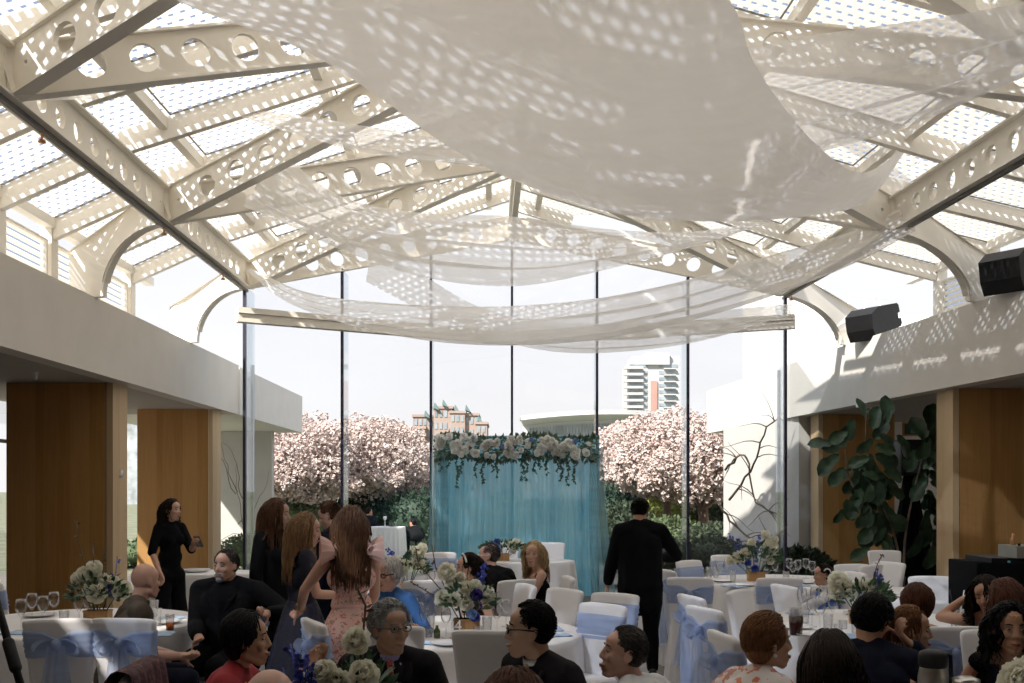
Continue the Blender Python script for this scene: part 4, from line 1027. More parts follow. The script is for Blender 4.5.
b = MB(); b.lathe([(0,0),(.06,0),(.07,.08),(.068,.08),(.055,.01),(0,.01)], n=18, c=(.06,0,0)); b.build('glass_bowl', GLASS, tip.parent)
# table number sign
sg = empty('table_number_sign', (X(458,6.7),6.7,.751), 0, 'clear acrylic sign with a white number 4 standing among the glasses', 'sign')
ACR = glassy('acrylic', (.93,.95,.97), .15)
b = MB(); b.box((-.045,-.003,0),(.045,.003,.16)); b.build('acrylic_plate', ACR, sg, smooth=False)
b = MB(); b.box((-.05,-.02,0),(.05,.02,.012)); b.build('foot', BOXWOOD, sg, smooth=False)
tx = bpy.data.curves.new('numeral', 'FONT'); tx.body = '4'; tx.size = .11; tx.extrude = .0015; tx.align_x = 'CENTER'; tx.align_y = 'CENTER'; tx.materials.append(mat('white_vinyl', (.85,.85,.85), .6, .02, 5))
tmp = bpy.data.objects.new('tmp', tx); nm_ = bpy.data.meshes.new_from_object(tmp); bpy.data.objects.remove(tmp)
to = bpy.data.objects.new('numeral', nm_); C.objects.link(to); to.parent = sg; to.location = (0,-.006,.085); to.rotation_euler = (pi/2,0,0)
# chairs with nobody on them ---------------------------------------------
chpx(58,6.1,8,'white covered chair with blue bow, left one of the pair nearest the left column')
chpx(122,6.12,-6,'white covered chair with blue bow, right behind the bald man in olive')
chpx(-2,8.7,-60,'white covered chair at the far left edge behind the wine glasses', sash=True)
chpx(312,6.05,-62,'white chair with blue tails gripped by the woman in pink')
chpx(427,8.7,6,'grey shaded chair with blue bow facing the table behind number 4')
chpx(389,5.75,8,'white chair back directly behind the grey-haired man\'s shoulders', sash=False)
chpx(488,5.6,-8,'plain white chair back between the grey-haired man and the man in black glasses', sash=False)
chpx(566,7.95,128,'white chair dappled with lattice light beside the number 4 table', sash=False)
chpx(616,7.6,142,'white chair with pale blue band in front of the standing waiter', sash=True)
chpx(604,6.9,134,'white chair partly hidden behind the man in the white shirt')
chpx(505,14.95,180,'white chair behind the head table, left one at the backdrop', sash=False)
chpx(551,14.95,180,'white chair behind the head table, right one at the backdrop', sash=False)
chpx(440,12.6,200,'white chair standing between the middle table and the backdrop')
chpx(664,9.9,-70,'white chair seen from its side with a long blue bow, beside the waiter')
chpx(690,9.0,-10,'white chair with big blue bow at the near left of the right glass table')
chpx(688,11.15,-140,'white chair with blue band on the far left side of the right glass table', sash=True)
chpx(728,12.1,178,'white chair with blue band on the far side of the right glass table')
chpx(690,7.45,-74,'white chair turned sideways with blue sash, in front of the big blue bow')
chpx(703,6.7,-68,'nearest white chair turned sideways left of the auburn-haired woman')
chpx(738,7.85,-128,'plain white chair facing the camera left of the cola table', sash=False)
chpx(780,8.95,0,'white chair with blue bow between the cola table and the right glass table')
chpx(784,8.25,-75,'slim white chair turned sideways at the cola table\'s left rim', sash=False)
chpx(851,10.6,-165,'white chair with pale blue band right behind the boy')
chpx(884,13.0,175,'tall white chair in leaf shadow before the far right column', sash=False)
chpx(872,10.5,40,'grey shaded chair left of the black draped stand, nearer one', sash=False)
chpx(890,10.9,120,'grey shaded chair turned sideways beside the black draped stand', sash=False)
chpx(932,9.1,170,'white chair below the black draped stand, beside the auburn head', sash=False)
chpx(953,5.75,4,'grey white chair back with blue tails behind the coffee carafe')
chpx(722,5.5,-80,'white chair behind the auburn woman in the coral print', sash=True)
# ---------------------------------------------------------------- right corner: speaker stand, fig tree, booth
sp = empty('draped_speaker_stand', (X(910,16.6),16.6,0), 0, 'black loudspeaker on a tripod hidden by a black cloth, right aisle', 'speaker')
b = MB()
prof = [(.52,0),(.40,.5),(.26,1.0),(.17,1.5),(.12,1.9),(.10,2.0)]
rings = []
for r, z in prof: rings.append([V((r*cos(2*pi*k/60)*(1+.10*sin(k*2*pi*9/60)*(1-z/2.4)), r*.8*sin(2*pi*k/60)*(1+.10*sin(k*2*pi*9/60)*(1-z/2.4)), z+.004)) for k in range(60)])
BLKC = mat('black_cloth', (.004,.004,.005), .95, .2, 10, spec=.08)
b.loft(rings); b.build('black_skirt', BLKC, sp)
b = MB(); b.loft([[V((x*s,y*s,z)) for x, y in rrect(.22,.19,.04)] for s, z in ((.94,1.98),(1,2.0),(1,2.55),(.94,2.58))]); b.build('speaker_cabinet', BLACK, sp)
MB().box((-.19,-.205,2.03),(.19,-.188,2.54)).build('speaker_grille', mat('grille', (.02,.02,.022), .8, .3, 80), sp, smooth=False)
# fiddle leaf fig
FIG = mat('fig_leaf', (.032,.070,.036), .4, .5, 9, bump=.8, bscale=14)
fg = empty('fiddle_leaf_fig', (X(898,15.9)-.15,15.8,0), 0, 'tall fiddle leaf fig with big dark leaves between the right columns', 'plant')
b = MB(); b.lathe([(0,.004),(.18,.004),(.22,.38),(.20,.38),(.18,.34),(0,.34)], n=24); b.build('pot', mat('pot_black', (.02,.02,.02), .5, .1, 5), fg)
org = V((X(898,15.9)-.15,15.8,0))
stems = [[(900,596),(896,540),(880,500),(868,455),(866,425),(868,410)],[(903,596),(905,540),(912,500),(922,460),(930,430)],[(898,596),(890,545),(872,520),(850,480),(845,450)]]
b = MB()
for st_ in stems:
    P = [U(px,py,15.8)-org for px, py in st_]; b.tube([catmull(P, i/12) for i in range(13)], [lerp(.022,.010,i/12) for i in range(13)], 6)
b.build('stem', TWIG, fg)
lf = [(850,420,-110,.36),(842,432,-150,.34),(850,440,-160,.40),(832,445,170,.36),(842,455,-140,.45),(846,468,-130,.36),(870,430,70,.42),(878,440,60,.40),(862,418,100,.32),(882,425,80,.46),(874,455,-30,.36),(868,462,-60,.38),(880,458,-40,.34),(862,475,-120,.36),
      (872,480,-90,.40),(882,478,-60,.42),(860,488,-110,.38),(870,495,-80,.40),(880,500,-70,.42),(866,505,-100,.36),(876,515,-85,.44),(884,522,-90,.42),(872,525,-95,.36),(887,535,-90,.38),(878,540,-80,.34),(860,498,-140,.30),
      (907,470,-160,.36),(915,478,160,.40),(905,484,-150,.38),(922,470,60,.40),(930,450,70,.45),(934,432,80,.50),(926,440,120,.42),(935,475,-40,.40),(925,490,-70,.42),(935,500,-90,.40),(915,512,-120,.42),(925,518,-80,.50),(912,520,-140,.38),(934,530,-80,.48),(930,545,-95,.40),(922,535,-100,.40),(936,515,-60,.36),
      (856,470,-150,.3),(888,490,-20,.3),(893,505,-60,.34)]
rf_ = random.Random(4)
for (cx_,cy_,rx_,ry_,nn) in ((868,470,26,45,30),(878,525,16,26,14),(926,480,12,50,20),(925,440,14,16,6)):
    for k in range(nn): lf.append((cx_+rf_.gauss(0,.5)*rx_, cy_+rf_.gauss(0,.5)*ry_, rf_.uniform(-170,-10), rf_.uniform(.26,.40)))
for k, (px, py, ang, ln) in enumerate(lf):
    if 889 < px < 921 and 436 < py < 600: continue
    P = U(px,py,15.8)-org; P.y += rf_.uniform(-.22,.22); a = radians(ang)
    d = V((cos(a), rf_.uniform(-.35,.15), sin(a))).normalized(); nrm = V((rf_.uniform(-.6,.6), -1, rf_.uniform(.0,.8))).normalized()
    b = MB(); s_ = d.cross(nrm).normalized(); n2 = s_.cross(d).normalized(); W_ = ln*.62; seg = 8; vs = []
    for i in range(seg+1):
        t = i/seg; w_ = W_*.5*(.35+.65*sin(pi*(t**1.25))**.7 if 0 < t < 1 else .06)*(1-.25*math.exp(-((t-.35)/.12)**2)); c_ = d*(ln*t)-n2*(.30*ln*t*t)
        for j in range(5):
            q = (j-2)/2; vs.append(c_+s_*(w_*q)+n2*(.18*W_*abs(q)-.05*W_*(j in (1,3))+.04*W_*sin(9*t+q*3)))
    b.add(vs, [(i*5+j,(i+1)*5+j,(i+1)*5+j+1,i*5+j+1) for i in range(seg) for j in range(4)])
    o = b.build('leaf', FIG, fg); o.location = P
# exit sign, ceiling projector lamp
ex = empty('exit_sign', (X(913,20.2),20.2,2.98), 0, 'dark green exit sign in a wooden frame hanging in the right aisle', 'sign')
b = MB(); b.box((-.21,-.02,-.14),(-.18,.02,.14)); b.box((.18,-.02,-.14),(.21,.02,.14)); b.box((-.18,-.02,.11),(.18,.02,.14)); b.box((-.18,-.02,-.14),(.18,.02,-.11)); b.build('frame', WOOD, ex, smooth=False)
MB().box((-.18,-.01,-.11),(.18,.01,.11)).build('panel', mat('exit_green', (.012,.05,.035), .4, .05, 4), ex, smooth=False)
b = MB(); b.box((-.05,-.014,-.085),(.05,-.0105,.085)); b.build('pictogram', mat('exit_pale', (.12,.22,.18), .5, .1, 4), ex, smooth=False)
b = MB(); b.tube([(0,0,.14),(0,0,.25)], .01, 6); b.build('hanger', GASKET, ex)
lp = empty('ceiling_spotlight', (X(873,17.3),17.3,3.23), 0, 'small white spotlight bar fixed under the right soffit above the fig', 'light')
b = MB(); b.box((-.28,-.05,-.05),(.12,.05,0)); b.build('track', WHITE_STEEL, lp, smooth=False)
b = MB(); b.capsule((.0,0,-.07),.05,(.14,-.04,-.10),.045); b.build('lamp_head', WHITE_STEEL, lp)
b = MB(); b.tube([(.06,0,-.05),(.05,0,-.35),(.02,0,-.6)], .02, 6); b.build('arm', GASKET, lp)
dl = MB().lathe([(0,-.004),(.05,-.004),(.05,0)], n=16).build('downlight', COPPER); dl.location = (-6.3,12.1,3.234); tag(dl, 'small round recessed downlight in the left aisle soffit', 'light')
pl_ = MB().lathe([(0,-.10),(.015,-.10),(.022,-.02),(.03,0)], n=12).build('sprinkler_head', PORCELAIN); pl_.location = (X(36,12.6),12.6,3.24); tag(pl_, 'small white sprinkler head under the left aisle soffit', 'sprinkler')
# DJ booth
dj = empty('dj_booth', (4.35,8.6,0), 0, 'black cloth-covered booth with a lit control at the right edge', 'booth')
b = MB(); b.loft([[V((x,y,z)) for x, y in rrect(.48,.3,.04)] for z in (0,.7,1.14)]); b.build('black_cover', BLKC, dj)
MB().box((-.34,-.24,1.14),(.48,.25,1.18)).build('tray', BLACK, dj, smooth=False)
b = MB(); b.ell((-.20,-.25,1.15), (.014,.008,.010)); b.build('cyan_lamp', mat('cyan_lamp', (.15,.45,.50), .4, .05, 4), dj)
mxr = empty('mixer', (4.37,8.5,1.18), 0, 'silver audio mixer standing on the black booth', 'mixer')
MB().box((-.16,-.16,0),(.30,.16,.10)).build('body', mat('mixer_silver', (.35,.34,.30), .4, .1, 5, metal=.5), mxr, smooth=False)
for k in range(6): 
    b = MB(); b.lathe([(.012,0),(.012,.02),(0,.022)], n=10); o = b.build('knob', BLACK, mxr); o.location = (-.1+.06*k,-.08,.10)
o = MB().lathe([(0,0),(.02,0),(.022,.05),(.012,.07),(.012,.10),(0,.10)], n=12).build('small_bottle', COPPER); o.location = (4.26,8.5,1.281); tag(o, 'tiny amber bottle on top of the silver mixer', 'bottle')
# PA speakers on the right fascia
for px, py, D, rz, lb in ((998,288,13.0,38,'large black loudspeaker tilted on the right fascia, nearer the camera'),(861,336,17.1,36,'black loudspeaker on the right fascia, beside the end bracket')):
    P = U(px,py,D); e = empty('loudspeaker', (P.x+.22,P.y,4.33), radians(rz), lb, 'speaker', 'black loudspeakers on the right fascia')
    tilt = Matrix.Rotation(radians(-20), 4, 'Y')
    b = MB(); T = Matrix.Translation((0,0,.30))@tilt
    prof = [(-.40,-.24),(-.44,-.05),(-.40,.20),(-.18,.27),(.36,.20),(.40,.16),(.40,.04),(.33,.03),(.33,-.06),(.40,-.07),(.40,-.16),(.36,-.20)]
    b.loft([[T@V((x,y,z)) for x, z in prof] for y in (-.26,.26)]); b.build('cabinet', BLACK, e, smooth=False)
    b = MB(); b.box((-.1,-.2,0),(.0,.2,.14)); b.box((.15,-.2,0),(.22,.2,.2)); b.build('mounting_foot', BLACK, e, smooth=False)
# coffee carafe, glass jug
cf = empty('coffee_carafe', (X(933,4.25),4.25,.751), radians(20), 'brushed steel coffee carafe with black lid near the bottom right', 'carafe')
STEEL = mat('brushed_steel', (.55,.53,.50), .28, .06, 20, metal=1, stretch=(1,1,12))
b = MB(); b.lathe([(0,0),(.055,0),(.056,.02),(.056,.17),(.050,.20),(.046,.215)], n=28); b.build('body', STEEL, cf)
b = MB(); b.lathe([(.048,.205),(.053,.215),(.054,.245),(.050,.258),(.03,.266),(0,.268)], n=28); b.tube([(.05,0,.25),(.085,0,.24),(.09,0,.15),(.056,0,.06)], .008, 8); b.build('lid', BLACK, cf)
cf.scale = (1.1,1.1,1.2)
b = MB(); b.ell((.0,0,0), (.012,.003,.012)); o = b.build('badge', PORCELAIN, cf); o.location = (-.025,-.052,.10)
jg = empty('glass_jug', (X(966,4.15),4.15,.751), 0, 'clear glass jug with steel lid right of the coffee carafe', 'jug')
b = MB(); b.lathe([(0,.004),(.05,.004),(.055,.05),(.05,.16),(.053,.20),(.051,.20),(.047,.16),(.05,.02),(0,.01)], n=24); b.build('body', GLASS, jg)
b = MB(); b.lathe([(.054,.195),(.055,.215),(.03,.225),(0,.225)], n=24); b.build('lid', STEEL, jg)
# water glass with straws
wg = empty('tumbler', (X(957,6.98),6.98,.0), 0, 'clear glass with two straws behind the grey chair back', 'glass'); wg.location.z = .751+.0
link('glass_body', TU, wg, (0,0,0), None, 1.3)
for k in (-1, 1): b = MB(); b.tube([(0,0,.01),(k*.05,0,.30)], .004, 6); b.build('straw', PORCELAIN if k > 0 else BLACK, wg)
# tripod leg at the left edge
tr = empty('camera_tripod', (-1.75,3.7,0), 0, 'black tripod leg crossing the bottom left corner', 'tripod')
P = tr.location
a1, a2 = U(-5,596,3.7)-P, U(22,690,3.55)-P; dd = (a2-a1).normalized(); end = a1+dd*((a1.z)/-dd.z)
b = MB(); b.tube([a1-dd*.1, a1, a1.lerp(end,.45)], .014, 10); b.build('leg', BLACK, tr)
b = MB(); b.tube([a1.lerp(end,.42), end], .010, 10); b.build('leg', BLACK, tr)
b = MB(); b.capsule(a1.lerp(end,.12),.022,a1.lerp(end,.18),.022); b.build('clamp', BLACK, tr)
q_ = a1+V((-.12,0,.02)); 
for dx, dy in ((-.45,.35),(-.35,-.4)):
    b = MB(); b.tube([a1-dd*.08, V((a1.x+dx,a1.y+dy,.0))], .012, 10); b.build('leg', BLACK, tr)
b = MB(); b.capsule(a1-dd*.1,.03,a1-dd*.1+V((-.02,0,.12)),.028); b.build('head', BLACK, tr)
# outdoor table with lamp and vase
ot = table('outdoor_table', X(388,26), 26, .42, 'small white-clothed table outdoors left of the backdrop', rx=.45, z=.80)
b = MB(); b.lathe([(0,0),(.05,0),(.01,.03),(.01,.16),(.05,.2),(.04,.27),(0,.27)], n=14); o = b.build('candle_stand', PORCELAIN); o.location = (X(385,26),26,.801); tag(o, 'small white candle stand on the outdoor table', 'candle')
b = MB(); b.ell((0,0,.06), (.10,.06,.06)); 
for k in range(40): leaf(b, V((0,0,.06)), rv(rg), rv(rg), .13, .05)
o = b.build('potted_flowers', LEAF2); o.location = (X(393,26),26,.801); tag(o, 'tiny pot of flowers on the outdoor table', 'flowers')
# fallen napkin on the floor, shawl on chair
o = MB().add([],[]).build('x', NAPKIN) if False else None
o = bpy.data.objects.new('napkin', NP); C.objects.link(o); o.location = (X(652,9.2),9.2,.006); o.scale = (1.4,1.2,1.2); o.rotation_euler = (0,0,.15); tag(o, 'pale blue napkin lying on the floor beside the waiter\'s feet', 'napkin')
# ================================================================== people
def skin(name, col):
    m, nt, out = nodes(name); N = nt.nodes.new; L = nt.links.new
    p = N('ShaderNodeBsdfPrincipled'); L(p.outputs[0], out.inputs[0]); p.inputs['Roughness'].default_value = .5
    p.inputs['Subsurface Weight'].default_value = .12; p.inputs['Subsurface Radius'].default_value = (.01,.004,.002)
    tc = N('ShaderNodeTexCoord'); nz = N('ShaderNodeTexNoise'); nz.inputs['Scale'].default_value = 9; L(tc.outputs['Object'], nz.inputs['Vector'])
    r = N('ShaderNodeValToRGB'); L(nz.outputs['Fac'], r.inputs[0])
    r.color_ramp.elements[0].color = (*[c*.88 for c in col], 1); r.color_ramp.elements[1].color = (*[min(1,c*1.1) for c in col], 1)
    L(r.outputs[0], p.inputs['Base Color']); return m
SKF = skin('skin_fair', (.62,.37,.27)); SKM = skin('skin_medium', (.52,.29,.19)); SKT = skin('skin_tan', (.43,.26,.18)); SKP = skin('skin_pink', (.62,.37,.28))
LIP = mat('lips', (.38,.17,.14), .4, .05, 20); LIPR = mat('lips_red', (.34,.08,.07), .35, .05, 20); EYEW = mat('eye_white', (.36,.33,.30), .2, .02, 5); IRIS = mat('iris_dark', (.03,.018,.012), .15, .1, 5)
def hairm(name, c, r=.5): return mat(name, c, r, .4, 26, stretch=(3,3,.5), bump=.3, bscale=60, spec=.13)
H_BLK = hairm('hair_black', (.007,.0055,.005)); H_DBR = hairm('hair_dark_brown', (.022,.013,.009)); H_BR = hairm('hair_brown', (.10,.050,.028)); H_LBR = hairm('hair_light_brown', (.24,.145,.075)); H_AUB = hairm('hair_auburn', (.085,.032,.018))
H_GR = hairm('hair_grey', (.28,.28,.28)); H_WH = hairm('hair_white', (.60,.60,.58)); H_BLD = hairm('hair_blonde', (.50,.36,.20)); H_SP = hairm('hair_dark_grey', (.07,.06,.055)); H_COP = hairm('hair_copper', (.17,.078,.034))
SUITB = mat('black_suit', (.006,.006,.007), .9, .2, 30, spec=.15); NAVY = mat('navy_cloth', (.008,.010,.022), .85, .2, 20, spec=.15); CHAR = mat('charcoal_suit', (.013,.011,.013), .85, .2, 30, spec=.2)
BLKF = mat('black_fabric', (.005,.005,.006), .9, .2, 20, spec=.15); OLIVE = mat('olive_polo', (.060,.042,.026), .85, .15, 12); RED = mat('red_top', (.33,.012,.022), .75, .12, 14); WSH = mat('white_shirt', (.72,.72,.74), .8, .03, 10); PSH = mat('lilac_shirt', (.36,.32,.56), .75, .05, 10)
BLUET = mat('blue_blouse', (.03,.12,.35), .8, .15, 12); VESTB = mat('royal_blue_vest', (.015,.13,.62), .7, .1, 12); BROWNF = mat('brown_fabric', (.10,.05,.03), .8, .2, 15); GREENF = mat('green_fabric', (.05,.09,.05), .8, .2, 15)
def print_mat(name, base, c1, c2, scale, thr):
    m, nt, out = nodes(name); N = nt.nodes.new; L = nt.links.new
    p = N('ShaderNodeBsdfPrincipled'); L(p.outputs[0], out.inputs[0]); p.inputs['Roughness'].default_value = .8
    tc = N('ShaderNodeTexCoord'); nz = N('ShaderNodeTexNoise'); nz.inputs['Scale'].default_value = scale*.6; nz.inputs['Detail'].default_value = 3
    vo = N('ShaderNodeTexVoronoi'); vo.inputs['Scale'].default_value = scale
    mxv = N('ShaderNodeMixRGB'); mxv.inputs[0].default_value = .12; L(tc.outputs['Object'], mxv.inputs[1]); L(nz.outputs['Color'], mxv.inputs[2]); L(mxv.outputs[0], vo.inputs['Vector'])
    L(tc.outputs['Object'], nz.inputs['Vector'])
    lt = N('ShaderNodeMath'); lt.operation = 'LESS_THAN'; lt.inputs[1].default_value = thr; L(vo.outputs['Distance'], lt.inputs[0])
    sx = N('ShaderNodeSeparateXYZ'); L(vo.outputs['Color'], sx.inputs[0])
    g = N('ShaderNodeMath'); g.operation = 'GREATER_THAN'; g.inputs[1].default_value = .5; L(sx.outputs[0], g.inputs[0])
    m1 = N('ShaderNodeMixRGB'); m1.inputs[1].default_value = (*c1,1); m1.inputs[2].default_value = (*c2,1); L(g.outputs[0], m1.inputs[0])
    m2 = N('ShaderNodeMixRGB'); m2.inputs[1].default_value = (*base,1); L(m1.outputs[0], m2.inputs[2]); L(lt.outputs[0], m2.inputs[0]); L(m2.outputs[0], p.inputs['Base Color']); return m
PINK = print_mat('pink_floral', (.74,.48,.42), (.60,.20,.16), (.42,.30,.22), 40, .40)
PINKR = mat('pink_ruffle', (.78,.52,.46), .85, .08, 12)
CORAL = print_mat('coral_print', (.72,.66,.64), (.70,.22,.12), (.60,.30,.24), 22, .42)
TIER = print_mat('red_tie', (.45,.10,.10), (.65,.55,.55), (.2,.03,.04), 60, .35); TIEB = mat('cream_tie', (.55,.46,.33), .6, .1, 20)
SPARK = print_mat('sequin_navy', (.010,.018,.05), (.10,.16,.30), (.03,.06,.15), 90, .3); LACE = print_mat('navy_lace', (.012,.012,.028), (.03,.03,.055), (.02,.02,.03), 60, .4)
PLAID = print_mat('plum_shawl', (.05,.015,.022), (.14,.05,.04), (.10,.03,.04), 30, .4)
GOLD = mat('gold', (.6,.4,.15), .3, .1, 10, metal=1); SHOE = mat('black_shoe', (.01,.01,.01), .3, .1, 10)
def limb2(S, W, a, b_, pole):
    d = W-S; L_ = min(d.length, (a+b_)*.995); u = d.normalized(); W = S+u*L_
    x = (a*a-b_*b_+L_*L_)/(2*L_); h_ = sqrt(max(0, a*a-x*x)); p = pole-u*pole.dot(u)
    if p.length < 1e-4: p = V((0,-1,0))
    return S+u*x+p.normalized()*h_, W
def hand(b, W, d, n, side, curl=.5, s=1.0):
    """palm with four fingers and a thumb; d along the fingers, n palm normal, side +1 puts the thumb on -x side"""
    d = d.normalized(); n = (n-d*n.dot(d)).normalized(); t = n.cross(d)*side
    K = [W+d*(.088*s)+t*(o*s) for o in (.030,.010,-.011,-.030)]
    for k in K: b.capsule(W+d*.012+(k-W).project(t)*.6, .019*s, k, .0125*s, 8, 3)
    for k, ln in zip(K, (.072,.080,.075,.058)):
        p = k; dd = d.copy(); 
        for j, f in enumerate((.45,.32,.23)):
            dd = (Quaternion(t.cross(V((0,0,0))) if False else (d.cross(n)).normalized(), -curl*(.55 if j == 0 else .8))@dd) ; q = p+dd*(ln*f*s*1.05)
            b.capsule(p, (.0098-.0010*j)*s, q, (.0090-.0010*j)*s, 8, 3); p = q
    p = W+d*.025*s+t*.022*s; dd = (d*.62+t*.75+n*.25).normalized()
    for j, f in enumerate((.040,.030,.024)):
        q = p+dd*f*s; b.capsule(p, (.0125-.0015*j)*s, q, (.0110-.0015*j)*s, 8, 3); p = q; dd = (dd+d*.35+n*curl*.25).normalized()
def head_blobs(b, M, s=1.0, fem=False, T=lambda p: p, bald=False):
    def e(c, r, q=None): b.ell(c, r, q, n=18, m=12, M=M)
    def c(p0, r0, p1, r1): b.capsule(M@V(p0), r0*s, M@V(p1), r1*s, 10, 4)
    j = .92 if fem else 1.0
    e((0,-.006,.028), (.074,.086,.088)); e((0,.022,-.022), (.063*j,.066,.078)); e((0,.030,-.055), (.050*j,.054,.050)); e((0,.062,-.097), (.024*j,.021,.018))
    c((-.048*j,.0,-.062), .020, (-.016,.058,-.098), .017); c((.048*j,.0,-.062), .020, (.016,.058,-.098), .017)
    c((0,.084,.018), .009, (0,.1005,-.024), .0115); e((0.011,.092,-.030), (.009,.010,.007)); e((-.011,.092,-.030), (.009,.010,.007)); e((0,.056,-.062), (.038*j,.036,.036)); e((0,.072,-.098), (.017,.015,.014))
    c((-.030,.074,.026), .0095, (.030,.074,.026), .0095); e((0,.030,.045), (.058,.058,.045)); e((.036,.066,-.022), (.020,.018,.020)); e((-.036,.066,-.022), (.020,.018,.020))
    e((0,.086,-.062), (.021,.012,.009)); e((0,.082,-.078), (.018,.012,.010))
    for sx in (-1, 1):
        e((sx*.077,-.008,-.004), (.008,.017,.029), Quaternion((1,0,0), .2)); e((sx*.074,.002,-.022), (.007,.010,.012))
def strands(b, M, n, length, rnd, r=.0075, comb=(0,-1,0), wave=.0, grav=.45, front=.50, vol=1.0, zmin=-.5, body=None, taper=.35, pull=None, E=(.080,.091,.098), up=1.0, hug=0.0, xlim=.118):
    cx_ = V((0,-.008,.024)); k = 0; tries = 0
    Mi = M.to_3x3(); g = (Mi.inverted()@V((0,0,-1))).normalized()
    while k < n and tries < n*8:
        tries += 1
        q = rv(rnd)
        if q.z < zmin: continue
        if q.y > front and q.z < (.74 if front > .5 else .80): continue
        if q.y > .1 and abs(q.x) > .55 and q.z < .15: continue
        p = V((q.x*E[0], q.y*E[1], q.z*E[2]))*vol; pts_ = [p+cx_]; part = 1 if q.x > .05 else -1
        v = V((q.x*.4+(part*.25 if q.y > .1 else 0), q.y*.3, .15*up))+V(comb); ln = length*rnd.uniform(.85,1.1); st = max(.008, min(.025, length/9)); m = max(3, int(ln/st)); ph = rnd.uniform(0, 6.28)
        tgt = V(pull) if pull else None
        for i in range(m):
            v = v*(1-grav)+g*grav
            if tgt is not None: v = v*.6+(tgt-pts_[-1]).normalized()*.4
            nv = v.normalized()
            if wave: nv = (nv+V((sin(ph+i*1.15), cos(ph*2+i*1.15), 0))*wave).normalized()
            x = pts_[-1]+nv*st; d = x-cx_
            f = sqrt((d.x/E[0])**2+(d.y/E[1])**2+(d.z/E[2])**2)
            lim = vol*(1.03+.05*((k*37)%10)/10)
            if f < lim: x = cx_+d*(lim/max(f,1e-4)) if d.z > -.09 else x
            if hug and f > lim*(1+hug) and d.z > -.10: x = cx_+d*(lim*(1+hug)/f)
            if x.z < -.08 and abs(x.x) > xlim: x.x = xlim*(1 if x.x > 0 else -1)*(.92+.08*((k*13)%10)/10)
            if x.z < -.03 and x.z > -.16:
                rr = sqrt(x.x**2+(x.y+.01)**2)
                if rr < .075: x.x *= .075/max(rr,.01); x.y = (x.y+.01)*.075/max(rr,.01)-.01
            if body and x.z < -.15:
                wpt = M@x
                for (bc, br) in body:
                    dd = wpt-bc; f2 = sqrt((dd.x/br[0])**2+(dd.y/br[1])**2+(dd.z/br[2])**2)
                    if f2 < 1.03: wpt = bc+dd*(1.03/max(f2,.05))
                x = M.inverted()@wpt
            pts_.append(x)
        rr_ = r*rnd.uniform(.8,1.2); L_ = len(pts_)
        b.tube([M@p for p in pts_], [rr_*(1-(1-taper)*(i/(L_-1))**1.5) for i in range(L_)], 4, True, .6); k += 1
PCOUNT = {}
